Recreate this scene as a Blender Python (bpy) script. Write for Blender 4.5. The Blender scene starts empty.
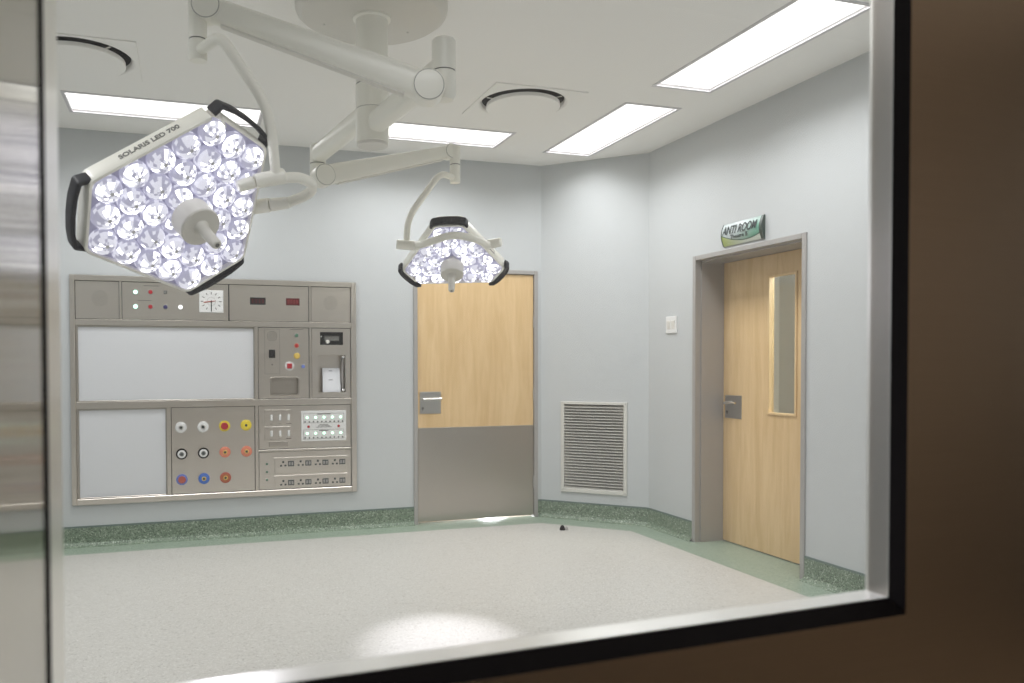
import bpy, math, random
from mathutils import Vector, Matrix
from mathutils.geometry import tessellate_polygon

SC = bpy.context.scene
COL = SC.collection
random.seed(7)
PI = math.pi

# ------------------------------------------------------------------ camera, world, exposure
CAM_H = 1.3026
F_PX, YAW, PITCH, ROLL, SHX, SHY = 786.93, 17.4334, -1.2003, -0.169, 77.2, 40.36


def camera():
    y, p, r = math.radians(YAW), math.radians(PITCH), math.radians(ROLL)
    fwd = Vector((math.sin(y) * math.cos(p), math.cos(y) * math.cos(p), math.sin(p)))
    right = Vector((math.cos(y), -math.sin(y), 0))
    up = right.cross(fwd)
    r2 = right * math.cos(r) + up * math.sin(r)
    u2 = -right * math.sin(r) + up * math.cos(r)
    cd = bpy.data.cameras.new('camera')
    co = bpy.data.objects.new('camera', cd)
    COL.objects.link(co)
    m = Matrix((r2, u2, -fwd)).transposed().to_4x4()
    m.translation = (0, 0, CAM_H)
    co.matrix_world = m
    cd.sensor_width = 36.0
    cd.lens = F_PX * 36.0 / 1024.0
    cd.shift_x = SHX / 1024.0
    cd.shift_y = SHY / 1024.0
    cd.clip_start = 0.02
    cd.clip_end = 60
    cd.dof.use_dof = True
    cd.dof.focus_distance = 4.4
    cd.dof.aperture_fstop = 3.8
    SC.camera = co


camera()
W = bpy.data.worlds.new('world')
SC.world = W
W.use_nodes = True
W.node_tree.nodes['Background'].inputs[0].default_value = (0.02, 0.018, 0.015, 1)
W.node_tree.nodes['Background'].inputs[1].default_value = 1.0
SC.view_settings.view_transform = 'Standard'
SC.view_settings.look = 'None'
SC.view_settings.exposure = 0.0
SC.view_settings.gamma = 1.0
SC.view_settings.use_curve_mapping = False
SC.cycles.max_bounces = 10
SC.cycles.diffuse_bounces = 6
SC.cycles.glossy_bounces = 4
SC.cycles.transparent_max_bounces = 12
SC.cycles.caustics_reflective = False
SC.cycles.caustics_refractive = False
SC.cycles.sample_clamp_indirect = 6.0

P_TROFFER = 15.6       # watts of each recessed ceiling light
L_TROFFER = 1.6        # glow of its acrylic diffuser
E_BEAM_FAR = 215.0     # beam of the surgical lamp by the far wall
E_BEAM_NEAR = 150.0
E_CORRIDOR = 20.0

# recessed ceiling lights: long axis, x0, x1, y0, y1
TROF = [('x', -0.715, 0.485, 5.355, 5.745), ('x', 1.087, 2.287, 5.355, 5.745), ('y', 2.735, 3.120, 4.53, 5.75), ('y', 2.725, 3.110, 2.97, 4.19),
        ('y', -1.45, -1.065, 4.10, 5.30), ('y', -1.45, -1.065, 2.20, 3.40), ('x', -0.2, 1.0, 1.35, 1.74), ('y', 2.725, 3.110, 1.40, 2.60)]  # this row: unseen lights, added to even out the room light
for _, _x0, _x1, _y0, _y1 in TROF:
    _ld = bpy.data.lights.new('troffer_lamp', 'AREA')
    _ld.shape = 'RECTANGLE'
    _ld.size, _ld.size_y = _x1 - _x0, _y1 - _y0
    _ld.energy = P_TROFFER
    _ld.color = (0.975, 0.975, 1.0)
    _ld.spread = math.radians(142)
    _lo = bpy.data.objects.new('troffer_lamp', _ld)
    _lo.location = ((_x0 + _x1) / 2, (_y0 + _y1) / 2, 3.0005)
    COL.objects.link(_lo)

# ------------------------------------------------------------------ room numbers (metres)
D, R, H = 6.1666, 3.5434, 3.0
LEFT = -1.95
CX, CY = 2.8938, 5.5309        # ends of the splayed corner wall
FA = math.radians(2.9)         # the near door stands slightly turned
FU = Vector((math.cos(FA), math.sin(FA), 0))
FV = Vector((-math.sin(FA), math.cos(FA), 0))


# ------------------------------------------------------------------ materials
def new_mat(name):
    m = bpy.data.materials.new(name)
    m.use_nodes = True
    nt = m.node_tree
    return m, nt, nt.nodes['Principled BSDF']


def rgb(c):
    return (c[0], c[1], c[2], 1)


def mat(name, col, rough=0.5, metal=0.0, emis=None, estr=1.0, var=0.0, vscale=6.0, bump=0.0, bscale=200.0, spec=None, coat=0.0):
    m, nt, b = new_mat(name)
    b.inputs['Base Color'].default_value = rgb(col)
    b.inputs['Roughness'].default_value = rough
    b.inputs['Metallic'].default_value = metal
    if spec is not None:
        b.inputs['Specular IOR Level'].default_value = spec
    if coat:
        b.inputs['Coat Weight'].default_value = coat
        b.inputs['Coat Roughness'].default_value = 0.1
    if emis:
        b.inputs['Emission Color'].default_value = rgb(emis)
        b.inputs['Emission Strength'].default_value = estr
    tc = nt.nodes.new('ShaderNodeTexCoord')
    if var:
        n = nt.nodes.new('ShaderNodeTexNoise')
        n.inputs['Scale'].default_value = vscale
        n.inputs['Detail'].default_value = 3
        nt.links.new(tc.outputs['Object'], n.inputs['Vector'])
        mx = nt.nodes.new('ShaderNodeMixRGB')
        mx.inputs[1].default_value = rgb([c * (1 - var) for c in col])
        mx.inputs[2].default_value = rgb([min(1, c * (1 + var)) for c in col])
        nt.links.new(n.outputs['Fac'], mx.inputs[0])
        nt.links.new(mx.outputs[0], b.inputs['Base Color'])
    if bump:
        n = nt.nodes.new('ShaderNodeTexNoise')
        n.inputs['Scale'].default_value = bscale
        nt.links.new(tc.outputs['Object'], n.inputs['Vector'])
        bp = nt.nodes.new('ShaderNodeBump')
        bp.inputs['Strength'].default_value = bump
        bp.inputs['Distance'].default_value = 0.002
        nt.links.new(n.outputs['Fac'], bp.inputs['Height'])
        nt.links.new(bp.outputs[0], b.inputs['Normal'])
    return m


def speckle(name, base, dark, light, scale, rough, dens=0.35, bump=0.0):
    """vinyl with fine chips"""
    m, nt, b = new_mat(name)
    tc = nt.nodes.new('ShaderNodeTexCoord')
    n1 = nt.nodes.new('ShaderNodeTexVoronoi')
    n1.inputs['Scale'].default_value = scale
    n2 = nt.nodes.new('ShaderNodeTexNoise')
    n2.inputs['Scale'].default_value = scale * 0.9
    n2.inputs['Detail'].default_value = 2
    n3 = nt.nodes.new('ShaderNodeTexNoise')
    n3.inputs['Scale'].default_value = 1.3
    for n in (n1, n2, n3):
        nt.links.new(tc.outputs['Object'], n.inputs['Vector'])
    sep = nt.nodes.new('ShaderNodeSeparateColor')
    nt.links.new(n1.outputs['Color'], sep.inputs[0])
    r1 = nt.nodes.new('ShaderNodeValToRGB')
    e = r1.color_ramp.elements
    e[0].position = 0.0
    e[0].color = rgb(dark)
    e[1].position = 1.0
    e[1].color = rgb(light)
    for pos, c in ((dens, base), (dens + 0.02, base), (0.78, base)):
        k = e.new(pos)
        k.color = rgb(c)
    r1.color_ramp.interpolation = 'LINEAR'
    nt.links.new(sep.outputs[0], r1.inputs[0])
    mx = nt.nodes.new('ShaderNodeMixRGB')
    mx.blend_type = 'MULTIPLY'
    mx.inputs[0].default_value = 1
    r2 = nt.nodes.new('ShaderNodeValToRGB')
    r2.color_ramp.elements[0].position = 0.3
    r2.color_ramp.elements[0].color = (0.9, 0.9, 0.9, 1)
    r2.color_ramp.elements[1].position = 0.7
    r2.color_ramp.elements[1].color = (1.0, 1.0, 1.0, 1)
    nt.links.new(n2.outputs['Fac'], r2.inputs[0])
    nt.links.new(r1.outputs[0], mx.inputs[1])
    nt.links.new(r2.outputs[0], mx.inputs[2])
    nt.links.new(mx.outputs[0], b.inputs['Base Color'])
    b.inputs['Roughness'].default_value = rough
    rr = nt.nodes.new('ShaderNodeMapRange')
    rr.inputs['To Min'].default_value = rough - 0.06
    rr.inputs['To Max'].default_value = rough + 0.08
    nt.links.new(n3.outputs['Fac'], rr.inputs['Value'])
    nt.links.new(rr.outputs[0], b.inputs['Roughness'])
    return m


def steel(name, col, rough, aniso=0.6, streak=(260.0, 4.0), amount=0.10, horizontal_grain=True):
    """brushed stainless steel; the grain runs along or across the plate"""
    m, nt, b = new_mat(name)
    tc = nt.nodes.new('ShaderNodeTexCoord')
    mp = nt.nodes.new('ShaderNodeMapping')
    s0, s1 = streak
    mp.inputs['Scale'].default_value = (s1, s1, s0) if horizontal_grain else (s0, s0, s1)
    n = nt.nodes.new('ShaderNodeTexNoise')
    n.inputs['Scale'].default_value = 1.0
    n.inputs['Detail'].default_value = 4
    nt.links.new(tc.outputs['Object'], mp.inputs[0])
    nt.links.new(mp.outputs[0], n.inputs['Vector'])
    mx = nt.nodes.new('ShaderNodeMixRGB')
    mx.inputs[1].default_value = rgb([c * (1 - amount) for c in col])
    mx.inputs[2].default_value = rgb([min(1, c * (1 + amount)) for c in col])
    nt.links.new(n.outputs['Fac'], mx.inputs[0])
    nt.links.new(mx.outputs[0], b.inputs['Base Color'])
    rr = nt.nodes.new('ShaderNodeMapRange')
    rr.inputs['To Min'].default_value = rough * 0.85
    rr.inputs['To Max'].default_value = rough * 1.15
    nt.links.new(n.outputs['Fac'], rr.inputs['Value'])
    nt.links.new(rr.outputs[0], b.inputs['Roughness'])
    b.inputs['Metallic'].default_value = 1.0
    b.inputs['Anisotropic'].default_value = aniso
    g = nt.nodes.new('ShaderNodeNewGeometry')
    cr = nt.nodes.new('ShaderNodeVectorMath')
    cr.operation = 'CROSS_PRODUCT'
    cr.inputs[1].default_value = (0.02, 0.013, 1)
    nt.links.new(g.outputs['True Normal'], cr.inputs[0])
    nt.links.new(cr.outputs[0], b.inputs['Tangent'])
    return m


def wood(name, c1, c2):
    m, nt, b = new_mat(name)
    tc = nt.nodes.new('ShaderNodeTexCoord')
    mp = nt.nodes.new('ShaderNodeMapping')
    mp.inputs['Scale'].default_value = (9, 9, 0.9)
    n = nt.nodes.new('ShaderNodeTexNoise')
    n.inputs['Scale'].default_value = 1.6
    n.inputs['Detail'].default_value = 5
    n.inputs['Distortion'].default_value = 1.2
    mp2 = nt.nodes.new('ShaderNodeMapping')
    mp2.inputs['Scale'].default_value = (160, 160, 5)
    n2 = nt.nodes.new('ShaderNodeTexNoise')
    n2.inputs['Scale'].default_value = 1
    n2.inputs['Detail'].default_value = 2
    nt.links.new(tc.outputs['Object'], mp.inputs[0])
    nt.links.new(tc.outputs['Object'], mp2.inputs[0])
    nt.links.new(mp.outputs[0], n.inputs['Vector'])
    nt.links.new(mp2.outputs[0], n2.inputs['Vector'])
    ad = nt.nodes.new('ShaderNodeMath')
    ad.operation = 'MULTIPLY_ADD'
    ad.inputs[1].default_value = 0.45
    nt.links.new(n2.outputs['Fac'], ad.inputs[0])
    nt.links.new(n.outputs['Fac'], ad.inputs[2])
    r = nt.nodes.new('ShaderNodeValToRGB')
    r.color_ramp.elements[0].position = 0.45
    r.color_ramp.elements[0].color = rgb(c1)
    r.color_ramp.elements[1].position = 0.98
    r.color_ramp.elements[1].color = rgb(c2)
    nt.links.new(ad.outputs[0], r.inputs[0])
    nt.links.new(r.outputs[0], b.inputs['Base Color'])
    b.inputs['Roughness'].default_value = 0.42
    return m


def glass(name, tint=(1, 1, 1), haze=0.0):
    """thin pane: clear, mirror-like by Fresnel, an optional pale veil added to lower contrast"""
    m = bpy.data.materials.new(name)
    m.use_nodes = True
    nt = m.node_tree
    nt.nodes.clear()
    out = nt.nodes.new('ShaderNodeOutputMaterial')
    tr = nt.nodes.new('ShaderNodeBsdfTransparent')
    tr.inputs[0].default_value = rgb(tint)
    gl = nt.nodes.new('ShaderNodeBsdfGlossy')
    gl.inputs['Roughness'].default_value = 0.02
    # Schlick reflectance, the same from both sides of the pane
    lw = nt.nodes.new('ShaderNodeLayerWeight')
    lw.inputs['Blend'].default_value = 0.5
    pw = nt.nodes.new('ShaderNodeMath')
    pw.operation = 'POWER'
    pw.inputs[1].default_value = 5.0
    nt.links.new(lw.outputs['Facing'], pw.inputs[0])
    fr = nt.nodes.new('ShaderNodeMath')
    fr.operation = 'MULTIPLY_ADD'
    fr.inputs[1].default_value = 0.96
    fr.inputs[2].default_value = 0.04
    nt.links.new(pw.outputs[0], fr.inputs[0])
    mx = nt.nodes.new('ShaderNodeMixShader')
    nt.links.new(fr.outputs[0], mx.inputs[0])
    nt.links.new(tr.outputs[0], mx.inputs[1])
    nt.links.new(gl.outputs[0], mx.inputs[2])
    last = mx
    if haze:
        df = nt.nodes.new('ShaderNodeBsdfTranslucent')
        df.inputs[0].default_value = (0.9, 0.9, 0.9, 1)
        m2 = nt.nodes.new('ShaderNodeMixShader')
        m2.inputs[0].default_value = haze
        nt.links.new(mx.outputs[0], m2.inputs[1])
        nt.links.new(df.outputs[0], m2.inputs[2])
        last = m2
    nt.links.new(last.outputs[0], out.inputs[0])
    return m


def diffuser_mat(name, length_axis):
    """acrylic light panel, a little brighter where the tubes run"""
    m, nt, b = new_mat(name)
    b.inputs['Base Color'].default_value = (0.8, 0.8, 0.8, 1)
    b.inputs['Roughness'].default_value = 0.4
    b.inputs['Emission Color'].default_value = (1.0, 0.985, 0.955, 1)
    tc = nt.nodes.new('ShaderNodeTexCoord')
    w = nt.nodes.new('ShaderNodeSeparateXYZ')
    nt.links.new(tc.outputs['Generated'], w.inputs[0])
    r = nt.nodes.new('ShaderNodeMath')
    r.operation = 'MULTIPLY'
    r.inputs[1].default_value = 4 * PI
    nt.links.new(w.outputs[1 if length_axis == 0 else 0], r.inputs[0])
    c = nt.nodes.new('ShaderNodeMath')
    c.operation = 'COSINE'
    nt.links.new(r.outputs[0], c.inputs[0])
    a = nt.nodes.new('ShaderNodeMath')
    a.operation = 'MULTIPLY_ADD'
    a.inputs[1].default_value = -0.12 * L_TROFFER
    a.inputs[2].default_value = L_TROFFER
    nt.links.new(c.outputs[0], a.inputs[0])
    nt.links.new(a.outputs[0], b.inputs['Emission Strength'])
    return m


def sign_mat(name):
    """flat printed sign face: white to teal, with a lime sweep at the lower left (x = along, y = up, both 0..1)"""
    m, nt, b = new_mat(name)
    tc = nt.nodes.new('ShaderNodeTexCoord')
    s = nt.nodes.new('ShaderNodeSeparateXYZ')
    nt.links.new(tc.outputs['UV'], s.inputs[0])

    def math_(op, a, bb, c=None):
        n = nt.nodes.new('ShaderNodeMath')
        n.operation = op
        for i, v in enumerate((a, bb, c)):
            if v is None:
                continue
            if isinstance(v, (int, float)):
                n.inputs[i].default_value = v
            else:
                nt.links.new(v, n.inputs[i])
        return n.outputs[0]
    x, y = s.outputs[0], s.outputs[1]
    t = math_('MULTIPLY_ADD', y, -0.55, math_('MULTIPLY_ADD', x, 1.05, 0.12))
    r = nt.nodes.new('ShaderNodeValToRGB')
    r.color_ramp.elements[0].position = 0.25
    r.color_ramp.elements[0].color = (0.50, 0.56, 0.56, 1)
    r.color_ramp.elements[1].position = 0.85
    r.color_ramp.elements[1].color = (0.13, 0.33, 0.24, 1)
    nt.links.new(t, r.inputs[0])
    edge = math_('MULTIPLY_ADD', math_('POWER', math_('SUBTRACT', 0.62, x), 2.0), 0.9, 0.14)
    lime = math_('LESS_THAN', y, edge)
    line = math_('LESS_THAN', math_('ABSOLUTE', math_('SUBTRACT', y, edge), 0), 0.022)
    lc = nt.nodes.new('ShaderNodeValToRGB')
    lc.color_ramp.elements[0].color = (0.34, 0.42, 0.12, 1)
    lc.color_ramp.elements[1].position = 0.6
    lc.color_ramp.elements[1].color = (0.55, 0.60, 0.54, 1)
    nt.links.new(x, lc.inputs[0])
    m1 = nt.nodes.new('ShaderNodeMixRGB')
    nt.links.new(lime, m1.inputs[0])
    nt.links.new(r.outputs[0], m1.inputs[1])
    nt.links.new(lc.outputs[0], m1.inputs[2])
    m2 = nt.nodes.new('ShaderNodeMixRGB')
    nt.links.new(line, m2.inputs[0])
    nt.links.new(m1.outputs[0], m2.inputs[1])
    m2.inputs[2].default_value = (0.06, 0.12, 0.10, 1)
    nt.links.new(m2.outputs[0], b.inputs['Base Color'])
    b.inputs['Roughness'].default_value = 0.3
    return m


M = {}
M['wall'] = mat('wall_paint', (0.53, 0.55, 0.556), 0.55)
M['ceil'] = mat('ceiling_paint', (0.93, 0.915, 0.885), 0.7)
M['floor'] = speckle('cream_vinyl', (0.55, 0.535, 0.495), (0.36, 0.345, 0.31), (0.66, 0.65, 0.61), 135, 0.42, 0.10)
M['border'] = speckle('green_vinyl', (0.29, 0.365, 0.285), (0.19, 0.26, 0.19), (0.39, 0.46, 0.38), 120, 0.4, 0.2)
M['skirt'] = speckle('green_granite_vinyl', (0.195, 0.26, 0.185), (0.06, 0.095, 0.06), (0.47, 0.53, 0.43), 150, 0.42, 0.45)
M['cap'] = mat('grey_green_capping', (0.13, 0.18, 0.16), 0.5)
M['steel'] = steel('brushed_steel', (0.70, 0.655, 0.60), 0.36, 0.6, (220, 4), 0.10, True)
M['steel_dark'] = steel('steel_edge', (0.50, 0.465, 0.42), 0.38, 0.3, (200, 5), 0.08, True)
M['kick'] = steel('kick_steel', (0.52, 0.485, 0.445), 0.33, 0.6, (3, 120), 0.02, False)
M['door_steel'] = steel('near_door_steel', (0.52, 0.46, 0.40), 0.30, 0.4, (320, 3), 0.07, True)
M['jamb_steel'] = steel('polished_jamb_steel', (0.49, 0.455, 0.395), 0.125, 1.0, (300, 3), 0.05, True)
M['frame_grey'] = mat('grey_frame_metal', (0.40, 0.385, 0.37), 0.42, 0.25, var=0.04)
M['wood'] = wood('maple_veneer', (0.62, 0.415, 0.20), (0.76, 0.55, 0.30))
M['bead'] = wood('maple_bead', (0.66, 0.45, 0.22), (0.80, 0.60, 0.34))
M['plate'] = steel('satin_plate', (0.52, 0.505, 0.48), 0.33, 0.3, (200, 6), 0.06, True)
M['chrome'] = mat('bright_chrome', (0.85, 0.84, 0.82), 0.15, 1.0)
M['black'] = mat('black_rubber', (0.010, 0.008, 0.008), 0.9, spec=0.08)
M['dark'] = mat('dark_void', (0.03, 0.03, 0.03), 0.8)
M['black_gloss'] = mat('black_gloss', (0.015, 0.015, 0.016), 0.2)
M['white'] = mat('white_plastic', (0.75, 0.75, 0.74), 0.35)
M['board'] = mat('white_screen', (0.66, 0.67, 0.69), 0.30)
M['sill'] = steel('pale_bead_metal', (0.84, 0.825, 0.79), 0.30, 0.5, (200, 5), 0.05, True)
M['enamel'] = mat('ivory_enamel', (0.89, 0.875, 0.80), 0.32, coat=0.15)
M['canopy'] = mat('canopy_enamel', (0.67, 0.645, 0.585), 0.4)
M['enamel2'] = mat('ivory_plastic', (0.70, 0.68, 0.63), 0.4)
M['cream'] = mat('cream_painted_metal', (0.63, 0.62, 0.575), 0.4)
M['slat'] = mat('grey_cream_slat', (0.46, 0.45, 0.41), 0.45)
M['grip'] = mat('dark_grip_rubber', (0.014, 0.015, 0.021), 0.5, spec=0.3)
M['lens_plate'] = mat('lavender_lens_plate', (0.42, 0.41, 0.52), 0.25, emis=(0.7, 0.68, 1.0), estr=0.10)  # plate is no light source; faint glow added to brighten it
M['lens_hot'] = mat('lens_hot', (0.5, 0.5, 0.55), 0.1, emis=(0.98, 0.97, 1.0), estr=2.6)
M['lens_mid'] = mat('lens_mid', (0.28, 0.28, 0.34), 0.08, emis=(0.90, 0.89, 1.0), estr=0.74)
M['lens_dim'] = mat('lens_dim', (0.20, 0.20, 0.27), 0.06, emis=(0.80, 0.78, 1.0), estr=0.42)
M['lens_core'] = mat('lens_core', (0.35, 0.34, 0.36), 0.3, emis=(0.8, 0.8, 0.8), estr=0.15)
M['glass'] = glass('clear_glass', (0.985, 0.99, 0.985), 0.02)
M['vision'] = glass('vision_glass', (0.80, 0.82, 0.80))
M['diff_x'] = diffuser_mat('light_diffuser_across', 0)
M['diff_y'] = diffuser_mat('light_diffuser_along', 1)
M['troffer'] = mat('troffer_metal', (0.66, 0.64, 0.66), 0.4)
M['cor_wall'] = mat('corridor_wall', (0.36, 0.295, 0.225), 0.6)
M['cor_ceil'] = mat('corridor_ceiling', (0.62, 0.58, 0.52), 0.6)
M['ante'] = mat('anteroom_paint', (0.60, 0.59, 0.56), 0.6)
M['ante_light'] = mat('anteroom_lamp', (0.8, 0.8, 0.8), 0.4, emis=(1, 0.96, 0.88), estr=6.0)
M['sign'] = sign_mat('sign_print')
M['sign_end'] = mat('sign_end_cap', (0.035, 0.06, 0.05), 0.35)
M['ink'] = mat('dark_ink', (0.035, 0.05, 0.05), 0.6)
M['ink_grey'] = mat('grey_ink', (0.16, 0.16, 0.15), 0.6)
M['line'] = mat('engraved_line', (0.22, 0.205, 0.18), 0.5, 0.4)
M['yellow'] = mat('yellow_plastic', (0.78, 0.62, 0.05), 0.35)
M['red'] = mat('red_plastic', (0.42, 0.02, 0.03), 0.35)
M['blue'] = mat('blue_plastic', (0.06, 0.16, 0.52), 0.35)
M['lilac'] = mat('lilac_blue_plastic', (0.16, 0.22, 0.58), 0.35)
M['navy'] = mat('navy_plastic', (0.03, 0.025, 0.12), 0.35)
M['salmon'] = mat('salmon_plastic', (0.72, 0.24, 0.15), 0.4)
M['rust'] = mat('rust_orange_plastic', (0.42, 0.12, 0.05), 0.4)
M['brick'] = mat('brick_red_plastic', (0.42, 0.09, 0.06), 0.4)
M['green_lit'] = mat('green_lit_lens', (0.3, 0.7, 0.5), 0.3, emis=(0.55, 1.0, 0.82), estr=2.6)
M['white_lit'] = mat('white_lit_lens', (0.8, 0.8, 0.8), 0.3, emis=(1.0, 1.0, 1.0), estr=2.0)
M['green_led'] = mat('green_indicator', (0.3, 0.7, 0.5), 0.3, emis=(0.50, 1.0, 0.68), estr=3.0)
M['green_dull'] = mat('dull_green_plastic', (0.08, 0.20, 0.13), 0.4)
M['amber'] = mat('amber_plastic', (0.70, 0.50, 0.12), 0.3)
M['red_dark'] = mat('dark_red_display', (0.10, 0.012, 0.015), 0.25)
M['seg_red'] = mat('unlit_red_segment', (0.22, 0.03, 0.03), 0.4)
M['print_pale'] = mat('pale_print', (0.36, 0.37, 0.40), 0.6)
M['paper'] = mat('paper', (0.74, 0.75, 0.78), 0.7)


for k in ('lens_plate', 'lens_hot', 'lens_mid', 'lens_dim', 'lens_core', 'green_lit', 'white_lit', 'green_led'):
    M[k].cycles.emission_sampling = 'NONE'      # small glows: lit enough when seen or mirrored


# ------------------------------------------------------------------ mesh building
class MB:
    """collects faces; build() links them as one mesh object"""

    def __init__(self):
        self.v, self.f, self.m, self.s, self.uv = [], [], [], [], {}

    def add(self, vs, fs, mi=0, smooth=False, X=None):
        o = len(self.v)
        self.v += [tuple(X @ Vector(p)) if X is not None else tuple(p) for p in vs]
        for f in fs:
            self.f.append([o + i for i in f])
            self.m.append(mi)
            self.s.append(smooth)
        return self

    def box(self, x0, x1, y0, y1, z0, z1, mi=0, X=None, bev=0.0):
        if bev <= 0:
            vs = [(x, y, z) for x in (x0, x1) for y in (y0, y1) for z in (z0, z1)]
            fs = [(0, 1, 3, 2), (4, 6, 7, 5), (0, 4, 5, 1), (2, 3, 7, 6), (0, 2, 6, 4), (1, 5, 7, 3)]
            return self.add(vs, fs, mi, False, X)
        # chamfer on the +z face only (plates seen from the front)
        b = bev
        l0 = [(x0, y0, z0), (x1, y0, z0), (x1, y1, z0), (x0, y1, z0)]
        l1 = [(x0, y0, z1 - b), (x1, y0, z1 - b), (x1, y1, z1 - b), (x0, y1, z1 - b)]
        l2 = [(x0 + b, y0 + b, z1), (x1 - b, y0 + b, z1), (x1 - b, y1 - b, z1), (x0 + b, y1 - b, z1)]
        return self.loops([l0, l1, l2], mi, X=X, cap0=True, cap1=True)

    def loops(self, ls, mi=0, smooth=False, X=None, cap0=False, cap1=False, closed=True):
        n = len(ls[0])
        vs = [p for l in ls for p in l]
        fs = []
        for k in range(len(ls) - 1):
            for i in range(n if closed else n - 1):
                j = (i + 1) % n
                fs.append((k * n + i, k * n + j, (k + 1) * n + j, (k + 1) * n + i))
        self.add(vs, fs, mi, smooth, X)
        o = len(self.v) - len(vs)
        if cap0:
            self.f.append([o + i for i in range(n)][::-1])
            self.m.append(mi)
            self.s.append(False)
        if cap1:
            self.f.append([o + (len(ls) - 1) * n + i for i in range(n)])
            self.m.append(mi)
            self.s.append(False)
        return self

    def lathe(self, prof, seg=24, mi=0, X=None, cap0=True, cap1=True, smooth=True):
        """prof = [(radius, z)...] about local z; sharp profile corners get doubled rings"""
        ls = [[(r * math.cos(2 * PI * i / seg), r * math.sin(2 * PI * i / seg), z) for i in range(seg)] for r, z in prof]
        return self.loops(ls, mi, smooth, X, cap0, cap1)

    def cyl(self, r, z0, z1, seg=20, mi=0, X=None, bev=0.0):
        if bev:
            return self.lathe([(r - bev, z0), (r, z0 + bev), (r, z1 - bev), (r - bev, z1)], seg, mi, X)
        return self.lathe([(r, z0), (r, z1)], seg, mi, X)

    def cyl_between(self, a, b, r0, r1=None, seg=18, mi=0, bev=0.0):
        a, b = Vector(a), Vector(b)
        d = b - a
        X = frame(a, d)
        r1 = r0 if r1 is None else r1
        L = d.length
        if bev:
            return self.lathe([(r0 - bev, 0), (r0, bev), (r1, L - bev), (r1 - bev, L)], seg, mi, X)
        return self.lathe([(r0, 0), (r1, L)], seg, mi, X)

    def sweep(self, pts, secs, mi=0, up=(0, 0, 1), smooth=True, seg=14, power=2.0, cap=True):
        """secs = (half width, half height) per point or one; section is a superellipse"""
        pts = [Vector(p) for p in pts]
        n = len(pts)
        if not isinstance(secs, list):
            secs = [secs] * n
        ls = []
        upv = Vector(up)
        for k in range(n):
            t = (pts[min(k + 1, n - 1)] - pts[max(k - 1, 0)]).normalized()
            side = t.cross(upv)
            if side.length < 1e-4:
                side = t.cross(Vector((1, 0, 0)))
            side.normalize()
            u = side.cross(t).normalized()
            if k:
                pass
            w, h = secs[k]
            l = []
            for i in range(seg):
                a = 2 * PI * (i + 0.5) / seg
                c, s = math.cos(a), math.sin(a)
                e = 2.0 / power
                l.append(pts[k] + side * (w * math.copysign(abs(c) ** e, c)) + u * (h * math.copysign(abs(s) ** e, s)))
            ls.append(l)
        return self.loops(ls, mi, smooth, None, cap, cap)

    def tube(self, pts, r, mi=0, seg=12, smooth=True):
        """round tube with parallel-transport frames"""
        pts = [Vector(p) for p in pts]
        n = len(pts)
        rs = r if isinstance(r, list) else [r] * n
        t0 = (pts[1] - pts[0]).normalized()
        s = t0.orthogonal().normalized()
        ls = []
        for k in range(n):
            t = (pts[min(k + 1, n - 1)] - pts[max(k - 1, 0)]).normalized()
            s = (s - t * s.dot(t)).normalized()
            u = t.cross(s)
            ls.append([pts[k] + (s * math.cos(2 * PI * i / seg) + u * math.sin(2 * PI * i / seg)) * rs[k] for i in range(seg)])
        return self.loops(ls, mi, smooth, None, True, True)

    def flat(self, outer, holes=(), mi=0, X=None):
        """flat polygon with holes; points are (x, y, z)"""
        ls = [[Vector(p) for p in l] for l in ([outer] + list(holes))]
        tris = tessellate_polygon(ls)
        vs = [p for l in ls for p in l]
        return self.add(vs, [tuple(t) for t in tris], mi, False, X)

    def build(self, name, mats, parent=None, kind=None, loc=None):
        me = self.mesh(name, mats, -(world_loc(parent) if parent else (Vector(loc) if loc else Vector((0, 0, 0)))))
        o = bpy.data.objects.new(name, me)
        COL.objects.link(o)
        if parent:
            o.parent = parent
        elif loc:
            o.location = loc
        if kind:
            o['kind'] = kind
        return o

    def mesh(self, name, mats, off=Vector((0, 0, 0))):
        me = bpy.data.meshes.new(name)
        me.from_pydata([tuple(Vector(p) + off) for p in self.v], [], self.f)
        for m in (mats if isinstance(mats, (list, tuple)) else [mats]):
            me.materials.append(m)
        me.polygons.foreach_set('material_index', self.m)
        me.polygons.foreach_set('use_smooth', self.s)
        me.update()
        import bmesh
        bm = bmesh.new()
        bm.from_mesh(me)
        bmesh.ops.recalc_face_normals(bm, faces=bm.faces)
        bm.to_mesh(me)
        bm.free()
        if any(self.s):
            me.set_sharp_from_angle(angle=math.radians(38))
        return me


def world_loc(o):
    l = Vector((0, 0, 0))
    while o:
        l += o.location
        o = o.parent
    return l


def frame(o, z, x=None):
    """4x4 whose local z is the given direction"""
    z = Vector(z).normalized()
    if x is None:
        x = Vector((1, 0, 0)) if abs(z.x) < 0.8 else Vector((0, 0, 1))
    x = Vector(x)
    x = (x - z * x.dot(z)).normalized()
    y = z.cross(x)
    m = Matrix((x, y, z)).transposed().to_4x4()
    m.translation = Vector(o)
    return m


def tag(o, label=None, cat=None, group=None, kind=None):
    if label:
        o['label'] = label
    if cat:
        o['category'] = cat
    if group:
        o['group'] = group
    if kind:
        o['kind'] = kind
    return o


def thing(name, label, cat, loc, group=None, kind=None):
    o = bpy.data.objects.new(name, None)
    o.empty_display_size = 0.1
    COL.objects.link(o)
    o.location = loc
    return tag(o, label, cat, group, kind)


def place(name, me, Mw, parent):
    """a piece with shared mesh data at world matrix Mw under parent"""
    o = bpy.data.objects.new(name, me)
    COL.objects.link(o)
    o.parent = parent
    o.matrix_local = Matrix.Translation(-world_loc(parent)) @ Mw
    return o


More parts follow.
